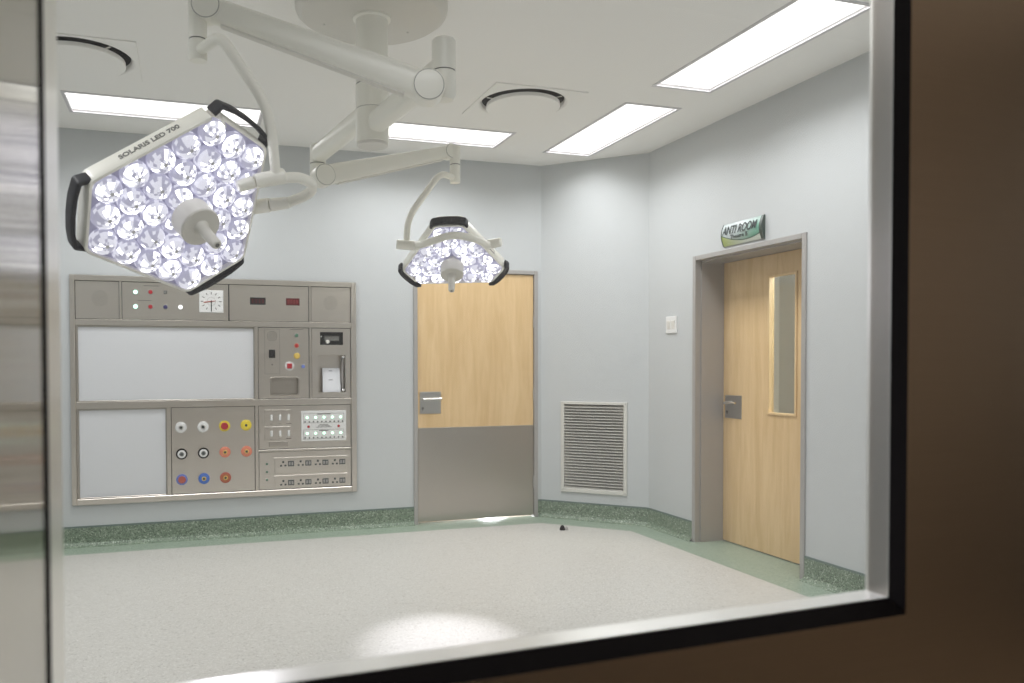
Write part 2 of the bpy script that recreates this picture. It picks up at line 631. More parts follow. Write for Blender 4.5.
def copy_tree(o, parent=None):
    c = o.copy()
    COL.objects.link(c)
    c.parent = parent
    for ch in list(o.children):
        copy_tree(ch, c)
    return c


def text_mb(s, size, X, shear=0.0, extrude=0.0008, width=None, bold=0.0):
    """lettering as mesh in the XY plane of X, centred; scaled to the given width"""
    cu = bpy.data.curves.new('lettering', 'FONT')
    cu.body = s
    cu.size = size
    cu.shear = shear
    cu.extrude = extrude
    cu.offset = bold
    cu.align_x = 'CENTER'
    cu.align_y = 'CENTER'
    ob = bpy.data.objects.new('lettering_tmp', cu)
    COL.objects.link(ob)
    dg = bpy.context.evaluated_depsgraph_get()
    dg.update()
    me = bpy.data.meshes.new_from_object(ob.evaluated_get(dg))
    mb = MB()
    vs = [v.co.copy() for v in me.vertices]
    if width and vs:
        w = max(v.x for v in vs) - min(v.x for v in vs)
        k = width / w
        vs = [Vector((v.x * k, v.y, v.z)) for v in vs]
    mb.add(vs, [tuple(p.vertices) for p in me.polygons], 0, False, X)
    bpy.data.objects.remove(ob)
    bpy.data.curves.remove(cu)
    bpy.data.meshes.remove(me)
    return mb


def smooth_path(pts, n=6):
    """Catmull-Rom through the points"""
    P = [Vector(p) for p in pts]
    P = [P[0] * 2 - P[1]] + P + [P[-1] * 2 - P[-2]]
    out = []
    for i in range(1, len(P) - 2):
        for k in range(n):
            t = k / n
            a, b, c, d = P[i - 1], P[i], P[i + 1], P[i + 2]
            out.append(0.5 * ((2 * b) + (c - a) * t + (2 * a - 5 * b + 4 * c - d) * t * t + (3 * b - a - 3 * c + d) * t ** 3))
    out.append(P[-2])
    return out


def round_path(pts, rad, n=5):
    """polyline with rounded bends"""
    P = [Vector(p) for p in pts]
    out = [P[0]]
    for i in range(1, len(P) - 1):
        a, b, c = P[i - 1], P[i], P[i + 1]
        r = min(rad, (a - b).length * 0.49, (c - b).length * 0.49)
        p0 = b + (a - b).normalized() * r
        p1 = b + (c - b).normalized() * r
        for k in range(n + 1):
            t = k / n
            out.append(p0.lerp(b, t).lerp(b.lerp(p1, t), t))
    out.append(P[-1])
    return out


def F(a, b, z):
    """near-wall frame: a along the wall, b away from the camera"""
    return FU * a + FV * b + Vector((0, 0, z))


XF = Matrix((FU, FV, Vector((0, 0, 1)))).transposed().to_4x4()
# back wall frame: x right, y up, z out into the room
XB = Matrix(((1, 0, 0, 0), (0, 0, -1, D), (0, 1, 0, 0), (0, 0, 0, 1)))
# right wall frame: x = towards the viewer's right (-Y), y up, z out into the room (-X); x = -Y
XR = Matrix(((0, 0, -1, R), (-1, 0, 0, 0), (0, 1, 0, 0), (0, 0, 0, 1)))


def rect(x0, x1, y0, y1, z=0.0):
    return [(x0, y0, z), (x1, y0, z), (x1, y1, z), (x0, y1, z)]


def circ(cx, cy, r, n=40, z=0.0):
    return [(cx + r * math.cos(2 * PI * i / n), cy + r * math.sin(2 * PI * i / n), z) for i in range(n)]


# ------------------------------------------------------------------ room shell
PX0, PX1, PZ0, PZ1 = -0.801, 1.280, 0.300, 1.961      # control panel outer edge
IX0, IX1, IZ0, IZ1 = -0.768, 1.238, 0.344, 1.922      # its inside
D1X0, D1X1, D1Z = 1.754, 2.8586, 2.106                # far door frame
D2Y0, D2Y1, D2Z = 4.943, 3.838, 2.093                 # right-hand door frame
FRW = 0.034
BORDER = [(-1.71, 1.0), (3.303, 1.0), (3.303, 5.396), (2.77, 5.9075), (-1.71, 5.9075)]

mb = MB()
mb.flat([(x, y, 0) for x, y in BORDER])
tag(mb.build('floor', M['floor'], kind='structure'), 'cream speckled vinyl floor of the operating room', 'floor')
mb = MB()
outer = [(LEFT, 0.3), (R, 0.3), (R, D2Y1 + FRW), (R + 0.26, D2Y1 + FRW), (R + 0.26, D2Y0 - FRW), (R, D2Y0 - FRW), (R, CY), (CX, D), (D1X1 - FRW, D), (D1X1 - FRW, D + 0.06), (D1X0 + FRW, D + 0.06), (D1X0 + FRW, D), (LEFT, D)]
mb.flat([(x, y, 0) for x, y in outer], [[(x, y, 0) for x, y in BORDER]])
tag(mb.build('trim_1', M['border'], kind='structure'), 'green vinyl border strip around the cream floor', 'floor border')

mb = MB()
# back wall: round the door opening and the panel recess
mb.flat([(LEFT, 0, 0), (D1X0 + 0.01, 0, 0), (D1X0 + 0.01, D1Z - 0.01, 0), (D1X1 - 0.01, D1Z - 0.01, 0), (D1X1 - 0.01, 0, 0), (CX, 0, 0), (CX, H, 0), (LEFT, H, 0)], [rect(IX0, IX1, IZ0, IZ1)], X=XB)
tag(mb.build('wall_back', M['wall'], kind='structure'), 'pale blue-grey far wall holding the steel panel and a door', 'wall')
XC = frame((CX, D, 0), (-(D - CY), -(R - CX), 0), (R - CX, CY - D, 0))
CL = math.hypot(R - CX, D - CY)
# in XC: x along the wall, y is up or down depending on handedness
UPC = 1 if (XC @ Vector((0, 1, 0)) - XC @ Vector((0, 0, 0))).z > 0 else -1
mb = MB()
mb.flat(rect(0, CL, 0, H * UPC), [rect(0.19, 0.725, 0.245 * UPC, 0.98 * UPC)], X=XC)
tag(mb.build('wall_corner', M['wall'], kind='structure'), 'narrow splayed wall across the far right corner', 'wall')
mb = MB()
mb.flat([(-CY, 0, 0), (-D2Y0 + 0.01, 0, 0), (-D2Y0 + 0.01, D2Z - 0.01, 0), (-D2Y1 - 0.01, D2Z - 0.01, 0), (-D2Y1 - 0.01, 0, 0), (-0.3, 0, 0), (-0.3, H, 0), (-CY, H, 0)], X=XR)
tag(mb.build('wall_right', M['wall'], kind='structure'), 'pale blue-grey right wall with the signed door', 'wall')
mb = MB()
mb.flat([(LEFT, 0.3, 0), (LEFT, D, 0), (LEFT, D, H), (LEFT, 0.3, H)])
tag(mb.build('wall_left', M['wall'], kind='structure'), 'pale left wall of the room, out of frame', 'wall')

# ceiling with openings for the lights and the air diffusers
DIFF = [(2.088, 4.727), (-0.55, 4.733)]
mb = MB()
mb.flat([(LEFT, 0.3, H), (R, 0.3, H), (R, CY, H), (CX, D, H), (LEFT, D, H)], [rect(x0, x1, y0, y1, H) for _, x0, x1, y0, y1 in TROF] + [circ(x, y, 0.276, 40, H) for x, y in DIFF])
tag(mb.build('ceiling', M['ceil'], kind='structure'), 'off-white ceiling of the operating room', 'ceiling')


# coved skirting: swept profile along each wall stretch
def skirting(name, pts, label):
    prof = [(0.0, 0.137), (0.006, 0.137), (0.006, 0.05), (0.010, 0.028), (0.021, 0.012), (0.042, 0.001), (0.042, 0.0)]
    cap = [(0.0, 0.149), (0.007, 0.149), (0.0075, 0.137), (0.0, 0.137)]
    P = [Vector((x, y, 0)) for x, y in pts]
    nrm = []
    for i in range(len(P) - 1):
        d = (P[i + 1] - P[i]).normalized()
        nrm.append(Vector((d.y, -d.x, 0)))
    off = []
    for i in range(len(P)):
        a = nrm[max(i - 1, 0)]
        b = nrm[min(i, len(nrm) - 1)]
        m = (a + b).normalized()
        off.append(m / max(0.3, m.dot(a)))
    mb = MB()
    mb.loops([[P[i] + off[i] * p + Vector((0, 0, z)) for p, z in prof] for i in range(len(P))], 0, closed=False)
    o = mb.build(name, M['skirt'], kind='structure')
    tag(o, label, 'skirting')
    mb = MB()
    mb.loops([[P[i] + off[i] * p + Vector((0, 0, z)) for p, z in cap] for i in range(len(P))], 0, closed=True, cap0=True, cap1=True)
    mb.build('capping', M['cap'], o)
    return o


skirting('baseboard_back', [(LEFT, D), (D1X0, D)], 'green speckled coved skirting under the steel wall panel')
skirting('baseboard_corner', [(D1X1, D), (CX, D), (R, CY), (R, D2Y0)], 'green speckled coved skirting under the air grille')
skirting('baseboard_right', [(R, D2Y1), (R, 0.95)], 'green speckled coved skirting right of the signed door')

# near wall, with the steel door turned a few degrees, and its glazed opening
AL, AR, BZ0, BZ1 = -0.0854, 1.000, 0.968, 1.95
mb = MB()
for z0, z1, a0, a1 in ((0, 3.0, -2.6, -0.62), (0, 3.0, 1.72, 4.2), (2.25, 3.0, -0.62, 1.72)):
    mb.box(a0, a1, 0.80, 0.861, z0, z1, 0, XF)
tag(mb.build('wall_front', M['wall'], kind='structure'), 'near wall around the steel door', 'wall')
d3 = thing('door_3', 'near brushed steel door, dark on this side, with a large glazed opening', 'door', F(0.5, 0.83, 0), kind='structure')
mb = MB()
LA0, LA1 = -0.61, 1.71
for a0, a1, z0, z1 in ((LA0, AL, 0.01, 2.24), (AR, LA1, 0.01, 2.24), (AL, AR, 0.01, BZ0 - 0.016), (AL, AR, BZ1 + 0.016, 2.24)):
    mb.box(a0, a1, 0.80, 0.861, z0, z1, 0, XF)
mb.build('door_leaf', M['door_steel'], d3)
w1 = thing('window_1', 'glazed opening in the near steel door, with a black rubber gasket', 'window', F(0.5, 0.83, BZ0), kind='structure')
mb = MB()
g0, g1 = 0.7985, 0.8267
# black rubber gasket: sloped lip on the bottom and the top, flush at the sides
mb.add([(AL, g0, BZ0 - 0.0165), (AR, g0, BZ0 - 0.0165), (AR, g1, BZ0 - 0.001), (AL, g1, BZ0 - 0.001), (AL, g1, BZ0 - 0.02), (AR, g1, BZ0 - 0.02)], [(0, 1, 2, 3), (3, 2, 5, 4), (0, 4, 5, 1), (0, 3, 4), (1, 5, 2)], 0, False, XF)
mb.add([(AL, g0, BZ1 + 0.0165), (AR, g0, BZ1 + 0.0165), (AR, g1, BZ1), (AL, g1, BZ1), (AL, g1, BZ1 + 0.02), (AR, g1, BZ1 + 0.02)], [(0, 3, 2, 1), (3, 4, 5, 2), (0, 1, 5, 4), (0, 4, 3), (1, 2, 5)], 0, False, XF)
mb.box(AR - 0.0005, AR + 0.0003, g0 + 0.0014, g1, BZ0 - 0.016, BZ1 + 0.016, 0, XF)
mb.box(AL - 0.002, AL + 0.0008, g0, g1, BZ0 - 0.016, BZ1 + 0.016, 0, XF)
mb.build('gasket', M['black'], w1)
mb = MB()
mb.box(AL, AR, 0.8265, 0.8275, BZ0 - 0.0005, BZ1, 0, XF)
mb.build('glass_pane', M['glass'], w1)
for nm, a0, a1, z0, z1, b1 in (('sill', AL, AR, BZ0 - 0.016, BZ0, 0.866), ('head', AL, AR, BZ1, BZ1 + 0.016, 0.866), ('reveal', AR, AR + 0.012, BZ0 - 0.016, BZ1 + 0.016, 0.866), ('reveal', AL - 0.012, AL + 0.0006, BZ0 - 0.016, BZ1 + 0.016, 0.955)):
    mb = MB()
    mb.box(a0, a1, 0.8278, b1, z0, z1, 0, XF)
    mb.build(nm, M['sill'], w1)
mb = MB()
mb.box(-0.22, AL - 0.0004, 0.525, 0.7982, 0.0, 2.3, 0, XF)
tag(mb.build('trim_2', M['jamb_steel'], kind='structure'), 'blurred polished steel jamb along the left edge, mirroring the room', 'door jamb')

# the dim corridor the view is taken from
mb = MB()
mb.add([F(-1.6, -1.3, 0), F(4.2, -1.3, 0), F(4.2, -1.3, 2.9), F(-1.6, -1.3, 2.9)], [(0, 1, 2, 3)])
tag(mb.build('wall_corridor', M['cor_wall'], kind='structure'), 'brown corridor wall behind the viewpoint', 'wall')
mb = MB()
mb.add([F(-1.6, -1.3, 2.9), F(4.2, -1.3, 2.9), F(4.2, 0.80, 2.9), F(-1.6, 0.80, 2.9)], [(0, 1, 2, 3)])
tag(mb.build('ceiling_corridor', M['cor_ceil'], kind='structure'), 'pale corridor ceiling behind the viewpoint', 'ceiling')
mb = MB()
mb.add([F(-1.6, -1.3, 0), F(4.2, -1.3, 0), F(4.2, 0.80, 0), F(-1.6, 0.80, 0)], [(0, 1, 2, 3)])
tag(mb.build('floor_corridor', M['cor_wall'], kind='structure'), 'corridor floor behind the viewpoint', 'floor')
ld = bpy.data.lights.new('corridor_fill', 'AREA')
ld.shape = 'RECTANGLE'
ld.size, ld.size_y = 0.5, 0.9
ld.energy = E_CORRIDOR
ld.color = (1.0, 0.88, 0.75)
lo = bpy.data.objects.new('corridor_fill', ld)
lo.matrix_world = frame(F(3.1, 0.74, 1.75), FV, FU)      # unseen light without housing, added to brighten the wall the steel mirrors
COL.objects.link(lo)


# ------------------------------------------------------------------ far door
def lever_plate(parent, X, x0, x1, y0, y1, z, flip=1, cover=0.0):
    """square cover plate with lever and keyhole; X frame: x right, y up, z out"""
    mb = MB()
    mb.box(x0, x1, y0, y1, z, z + 0.004, 0, X, 0.0015)
    pl = mb.build('lock_plate', M['plate'], parent)
    xc, yc = x0 + 0.028, y0 + (y1 - y0) * 0.66
    mb = MB()
    mb.cyl(0.011, z + 0.004, z + 0.045, 14, 0, X @ Matrix.Translation((xc, yc, 0)), 0.002)
    path = [X @ Vector((xc, yc, z + 0.045)), X @ Vector((xc + 0.02, yc + 0.001, z + 0.052)), X @ Vector((xc + 0.075, yc + 0.004, z + 0.054)), X @ Vector((x1 - 0.008, yc + 0.005, z + 0.050))]
    mb.tube(smooth_path(path, 4), 0.0088, 0, 10)
    mb.build('lever_handle', M['chrome'], pl)
    mb = MB()
    mb.cyl(0.010, z + 0.004, z + 0.008, 14, 0, X @ Matrix.Translation((xc - 0.004, y0 + 0.045, 0)))
    mb.box(-0.003, 0.003, -0.018, 0.0, z + 0.004, z + 0.0075, 0, X @ Matrix.Translation((xc - 0.004, y0 + 0.045, 0)))
    mb.build('keyhole', M['ink_grey'], pl)
    return pl


d1 = thing('door_1', 'maple door with a steel kick plate in the far wall', 'door', ((D1X0 + D1X1) / 2, D, 0), kind='structure')
for nm, x0, x1, z0, z1 in (('frame_jamb', D1X0, D1X0 + FRW, 0, D1Z), ('frame_jamb', D1X1 - FRW, D1X1, 0, D1Z), ('frame_head', D1X0 + FRW, D1X1 - FRW, D1Z - FRW, D1Z)):
    mb = MB()
    mb.box(x0, x1, z0, z1, -0.06, 0.012, 0, XB, 0.003)
    mb.build(nm, M['frame_grey'], d1)
lx0, lx1 = D1X0 + FRW + 0.004, D1X1 - FRW - 0.004
mb = MB()
mb.box(lx0, lx1, 0.017, D1Z - FRW - 0.004, -0.048, -0.006, 0, XB)
mb.build('door_leaf', M['wood'], d1)
mb = MB()
mb.box(lx0 + 0.001, lx1 - 0.001, 0.0185, 0.790, -0.006, -0.004, 0, XB, 0.0008)
mb.build('kick_plate', M['kick'], d1)
lever_plate(d1, XB, 1.809, 1.989, 0.906, 1.086, -0.006)
for z in (0.25, 1.0, 1.62):
    mb = MB()
    mb.cyl(0.007, z, z + 0.10, 10, 0, Matrix.Translation((lx1 + 0.003, D - 0.002, 0)), 0.001)
    mb.box(lx1 - 0.002, lx1 + 0.012, z, z + 0.1, -0.006, -0.003, 0, XB)
    mb.build('hinge', M['frame_grey'], d1)
# lit passage beyond the far door (its light shows under the leaf)
mb = MB()
x0, x1, y0, y1 = 1.4, 3.1, D + 0.061, D + 0.9
mb.add([(x0, y0, 0), (x1, y0, 0), (x1, y1, 0), (x0, y1, 0), (x0, y0, 2.4), (x1, y0, 2.4), (x1, y1, 2.4), (x0, y1, 2.4)], [(0, 1, 2, 3), (4, 5, 6, 7), (3, 2, 6, 7), (1, 2, 6, 5), (0, 3, 7, 4)])
tag(mb.build('wall_passage', M['ante'], kind='structure'), 'lit passage behind the far door', 'wall')
ld = bpy.data.lights.new('passage_lamp', 'POINT')
ld.energy = 22
ld.color = (0.92, 0.95, 1.0)
ld.shadow_soft_size = 0.1
lo = bpy.data.objects.new('passage_lamp', ld)
lo.location = (2.62, D + 0.45, 0.13)
COL.objects.link(lo)

# ------------------------------------------------------------------ right-hand door, set back in the wall
d2 = thing('door_2', 'maple door with a narrow vision panel, recessed in the right wall under the sign', 'door', (R, (D2Y0 + D2Y1) / 2, 0), kind='structure')
LXO = -0.2266   # leaf face, in XR depth
for nm, a0, a1, z0, z1 in (('frame_jamb', -D2Y0, -D2Y0 + FRW, 0, D2Z), ('frame_jamb', -D2Y1 - FRW, -D2Y1, 0, D2Z), ('frame_head', -D2Y0 + FRW, -D2Y1 - FRW, D2Z - FRW, D2Z)):
    mb = MB()
    mb.box(a0, a1, z0, z1, LXO - 0.05, 0.012, 0, XR, 0.003)
    if nm == 'frame_jamb':
        s = 1 if a0 < -4.5 else -1
        e = a1 if s > 0 else a0
        mb.box(min(e, e + s * 0.010), max(e, e + s * 0.010), 0, z1 - FRW, LXO - 0.05, -0.035, 0, XR)
    else:
        mb.box(a0, a1, z0 - 0.010, z0, LXO - 0.05, -0.035, 0, XR)
    mb.build(nm, M['frame_grey'], d2)
V = (-4.425, -4.176, 0.972, 1.897)
la0, la1 = -D2Y0 + FRW + 0.012, -D2Y1 - FRW - 0.012
lz1 = D2Z - FRW - 0.014
mb = MB()
for a0, a1, z0, z1 in ((la0, V[0], 0.008, lz1), (V[1], la1, 0.008, lz1), (V[0], V[1], 0.008, V[2]), (V[0], V[1], V[3], lz1)):
    mb.box(a0, a1, z0, z1, LXO - 0.042, LXO, 0, XR)
mb.build('door_leaf', M['wood'], d2)
for a0, a1, z0, z1 in ((V[0] - 0.012, V[0] + 0.006, V[2] - 0.012, V[3] + 0.012), (V[1] - 0.006, V[1] + 0.012, V[2] - 0.012, V[3] + 0.012), (V[0] + 0.006, V[1] - 0.006, V[2] - 0.012, V[2] + 0.006), (V[0] + 0.006, V[1] - 0.006, V[3] - 0.006, V[3] + 0.012)):
    mb = MB()
    mb.box(a0, a1, z0, z1, LXO - 0.02, LXO + 0.008, 0, XR, 0.003)
    mb.build('glazing_bead', M['bead'], d2)
mb = MB()
mb.box(V[0], V[1], V[2], V[3], LXO - 0.024, LXO - 0.019, 0, XR)
mb.build('vision_pane', M['vision'], d2)
lever_plate(d2, XR, -4.874, -4.697, 0.912, 1.079, LXO)
# anteroom seen through the vision panel
mb = MB()
x0, x1, y0, y1 = R + 0.28, 5.4, 2.9, 6.2
mb.add([(x0, y0, 0), (x1, y0, 0), (x1, y1, 0), (x0, y1, 0), (x0, y0, 2.5), (x1, y0, 2.5), (x1, y1, 2.5), (x0, y1, 2.5)], [(0, 1, 2, 3), (4, 5, 6, 7), (3, 2, 6, 7), (1, 2, 6, 5), (0, 1, 5, 4)])
tag(mb.build('wall_anteroom', M['ante'], kind='structure'), 'grey anteroom behind the glazed door', 'wall')
ld = bpy.data.lights.new('anteroom_lamp', 'POINT')
ld.energy = 95
ld.color = (1.0, 0.97, 0.92)
ld.shadow_soft_size = 0.15
lo = bpy.data.objects.new('anteroom_lamp', ld)
lo.location = (4.6, 3.6, 2.2)
COL.objects.link(lo)

# ------------------------------------------------------------------ sign, switch, grille
sg = thing('door_sign', 'small curved green and white sign above the recessed door', 'sign', (R - 0.01, 4.407, 2.112))
s0, s1, sz0, sz1 = -4.595, -4.22, 2.112, 2.262
mb = MB()
NS = 8
ring = []
for k in range(NS + 1):
    t = k / NS
    ring.append((sz0 + (sz1 - sz0) * t, 0.008 + 0.022 * math.sin(PI * t)))
vs, fs = [], []
for k, (z, p) in enumerate(ring):
    vs += [(s0, z, p), (s1, z, p)]
for k in range(NS):
    fs.append((2 * k, 2 * k + 1, 2 * k + 3, 2 * k + 2))
mb.add(vs, fs, 0, True, XR)
face = mb.build('sign_face', M['sign'], sg)
uv = face.data.uv_layers.new(name='print')
for lp in face.data.loops:
    co = XR.inverted() @ (face.data.vertices[lp.vertex_index].co + world_loc(sg))
    uv.data[lp.index].uv = ((co.x - s0) / (s1 - s0), (co.y - sz0) / (sz1 - sz0))
mb = MB()
mb.box(s0, s1, sz0 + 0.002, sz1 - 0.002, 0.0005, 0.0075, 0, XR)
mb.build('sign_back', M['sign_end'], sg)
for a0, a1 in ((s0 - 0.003, s0 + 0.001), (s1 - 0.001, s1 + 0.022)):
    mb = MB()
    out = [(z, p + 0.003) for z, p in ring]
    pts = [(0.0, sz0 - 0.004)] + [(p, z) for z, p in out] + [(0.0, sz1 + 0.004)]
    mb.loops([[(a0, z, p) for p, z in pts], [(a1, z, p) for p, z in pts]], 0, False, XR, True, True)
    mb.build('end_cap', M['sign_end'], sg)
tb = text_mb('ANTI ROOM', 0.080, XR @ Matrix.Translation(((s0 + s1) / 2 - 0.006, sz0 + 0.098, 0.0312)) @ Matrix.Rotation(math.radians(-10), 4, 'X'), 0.2, 0.0008, 0.34, 0.0010)
tb.build('lettering', M['ink'], sg)
tb = text_mb('Theatre B', 0.038, XR @ Matrix.Translation(((s0 + s1) / 2 - 0.012, sz0 + 0.052, 0.0298)) @ Matrix.Rotation(math.radians(12), 4, 'X'), 0.15, 0.0008, 0.17, 0.0)
tb.build('lettering', M['ink'], sg)

sw = thing('light_switch', 'small white double switch plate on the right wall beside the recessed door', 'switch', (R - 0.004, 5.215, 1.607))
mb = MB()
mb.box(-5.285, -5.145, 1.543, 1.672, 0.0005, 0.009, 0, XR, 0.003)
mb.build('switch_plate', M['white'], sw)
for a in (-5.245, -5.185):
    mb = MB()
    mb.add([(a - 0.022, 1.575, 0.0095), (a + 0.022, 1.575, 0.0095), (a + 0.022, 1.64, 0.0095), (a - 0.022, 1.64, 0.0095), (a - 0.02, 1.577, 0.011), (a + 0.02, 1.577, 0.011), (a + 0.02, 1.638, 0.016), (a - 0.02, 1.638, 0.016)], [(0, 1, 2, 3), (4, 5, 6, 7), (0, 1, 5, 4), (1, 2, 6, 5), (2, 3, 7, 6), (3, 0, 4, 7)], 0, False, XR)
    mb.build('rocker', M['enamel2'], sw)

gr = thing('air_grille', 'cream louvred air grille low on the splayed corner wall', 'vent', XC @ Vector((0.457, 0.61 * UPC, 0.0)))
g0, g1, gz0, gz1 = 0.176, 0.738, 0.230, 0.995


def cbox(mb, x0, x1, z0, z1, p0, p1, bev=0.0):
    y0, y1 = sorted((z0 * UPC, z1 * UPC))
    return mb.box(x0, x1, y0, y1, p0, p1, 0, XC, bev)


for x0, x1, z0, z1 in ((g0, g0 + 0.03, gz0, gz1), (g1 - 0.03, g1, gz0, gz1), (g0 + 0.03, g1 - 0.03, gz0, gz0 + 0.034), (g0 + 0.03, g1 - 0.03, gz1 - 0.024, gz1)):
    mb = MB()
    cbox(mb, x0, x1, z0, z1, 0.0008, 0.012, 0.003)
    mb.build('frame_rail', M['cream'], gr)
mb = MB()
cbox(mb, 0.192, 0.722, 0.25, 0.975, -0.062, -0.06)
mb.build('backing', M['dark'], gr)
slm = MB()
n = 29
zs0, zs1 = gz0 + 0.036, gz1 - 0.026
pitch = (zs1 - zs0) / n
slm.loops([[(x, 0.000 * UPC, 0.009), (x, 0.0015 * UPC, 0.0085), (x, 0.0175 * UPC, -0.016), (x, 0.016 * UPC, -0.0165)] for x in (g0 + 0.029, g1 - 0.029)], 0, False, None, True, True)
slme = slm.mesh('slat', M['slat'])
for k in range(n):
    place('slat', slme, XC @ Matrix.Translation((0, (zs0 + k * pitch) * UPC, 0)), gr)
for x in (g0 + 0.015, g1 - 0.015):
    for z in (gz0 + 0.017, (gz0 + gz1) / 2, gz1 - 0.014):
        mb = MB()
        mb.cyl(0.005, 0.012, 0.0135, 10, 0, XC @ Matrix.Translation((x, z * UPC, 0)))
        mb.build('screw', M['plate'], gr)

# ------------------------------------------------------------------ ceiling lights
tr_labels = ['recessed ceiling light at far left, behind the large lamp head', 'recessed ceiling light along the far wall, right of the hanging column', 'recessed ceiling light in the far right corner, between air diffuser and splayed wall', 'large nearest recessed ceiling light at upper right, above the signed door']
for i, (ax, x0, x1, y0, y1) in enumerate(TROF):
    lab = tr_labels[i] if i < 4 else ('unseen recessed ceiling light added over the left wall, the far one of two' if i == 4 else 'unseen recessed ceiling light added over the left wall, the near one of two' if i == 5 else ('unseen recessed ceiling light added above the near end of the room' if i == 6 else 'unseen recessed ceiling light added above the near right corner'))
    t = thing('ceiling_light', lab, 'ceiling light', ((x0 + x1) / 2, (y0 + y1) / 2, H), 'recessed ceiling lights' if i < 4 else 'recessed ceiling lights')
    mb = MB()
    l = lambda o, z: [(x0 - o, y0 - o, z), (x1 + o, y0 - o, z), (x1 + o, y1 + o, z), (x0 - o, y1 + o, z)]
    mb.loops([l(0.018, H), l(0.018, H - 0.004), l(0.0, H - 0.006), l(-0.004, H - 0.003), l(-0.006, H + 0.03)], 0)
    mb.build('light_frame', M['troffer'], t)
    mb = MB()
    mb.add(l(-0.005, H + 0.014), [(0, 1, 2, 3)])
    mb.build('light_diffuser', M['diff_x' if ax == 'x' else 'diff_y'], t)

# ------------------------------------------------------------------ ceiling air diffusers
for (cx, cy), lab in zip(DIFF, ('round ceiling air diffuser in a square plate, right of the hanging column', 'round ceiling air diffuser in a square plate, cut by the left edge of the opening')):
    t = thing('air_diffuser', lab, 'air diffuser', (cx, cy, H), 'ceiling air diffusers')
    h = 0.307
    mb = MB()
    mb.flat(rect(cx - h, cx + h, cy - h, cy + h, H - 0.007), [circ(cx, cy, 0.288, 40, H - 0.007)])
    mb.loops([rect(cx - h, cx + h, cy - h, cy + h, H - 0.007), rect(cx - h - 0.002, cx + h + 0.002, cy - h - 0.002, cy + h + 0.002, H - 0.0008)], 0)
    mb.build('plate', M['ceil'], t)
    mb = MB()
    mb.loops([circ(cx, cy, 0.288, 40, H - 0.007), circ(cx, cy, 0.277, 40, H - 0.003), circ(cx, cy, 0.270, 40, H + 0.008), circ(cx, cy, 0.266, 40, H + 0.022)], 0, True)
    mb.build('throat', M['ceil'], t)
    mb = MB()
    mb.loops([circ(cx, cy, 0.266, 40, H + 0.022), circ(cx, cy, 0.262, 40, H + 0.18)], 0, True, None, False, True)
    mb.build('duct', M['dark'], t)
    mb = MB()
    mb.lathe([(0.225, H - 0.004), (0.236, H - 0.008), (0.238, H - 0.030), (0.233, H - 0.034)], 40, 0, Matrix.Translation((cx, cy, 0)))
    mb.build('disc', M['ceil'], t)
    for a in (70, 190, 310):
        mb = MB()
        mb.box(0.2, 0.272, -0.004, 0.004, H - 0.008, H - 0.004, 0, Matrix.Translation((cx, cy, 0)) @ Matrix.Rotation(math.radians(a), 4, 'Z'))
        mb.build('spoke', M['enamel2'], t)

# ------------------------------------------------------------------ surgical lights
KX, KY = 0.829, 3.598
mt = thing('lamp_mount', 'round ivory ceiling canopy and column carrying the two surgical lamps', 'lamp mount', (KX, KY, H))
XK = Matrix.Translation((KX, KY, 0))
mb = MB()
mb.lathe([(0.352, H - 0.001), (0.352, H - 0.055), (0.346, H - 0.068), (0.322, H - 0.085), (0.316, H - 0.088)], 64, 0, XK)
mb.build('canopy', M['canopy'], mt)
mb = MB()
mb.lathe([(0.088, H - 0.088), (0.088, H - 0.097), (0.080, H - 0.102)], 32, 0, XK)
mb.build('collar', M['enamel'], mt)
mb = MB()
mb.lathe([(0.0745, H - 0.10), (0.0745, 2.603)], 32, 0, XK)
mb.build('column', M['enamel'], mt)
for z0, z1 in ((2.492, 2.600), (2.338, 2.489)):
    mb = MB()
    mb.lathe([(0.074, z0 - 0.003), (0.0765, z0), (0.0765, z1 - 0.002), (0.074, z1)], 32, 0, XK)
    mb.lathe([(0.0752, z1), (0.0752, z1 + 0.004)], 32, 1, XK)
    mb.build('swivel_hub', [M['enamel'], M['ink_grey']], mt)
mb = MB()
mb.lathe([(0.0725, 2.338), (0.0725, 2.324), (0.068, 2.320)], 32, 0, XK)
mb.build('bottom_cap', M['enamel2'], mt)
for dx, dy in ((0.2, 0.1), (-0.2, 0.13)):
    mb = MB()
    mb.cyl(0.004, 0, 0.004, 8, 0, Matrix.Translation((KX + dx, KY + dy, H - 0.0915)))
    mb.build('screw', M['plate'], mt)


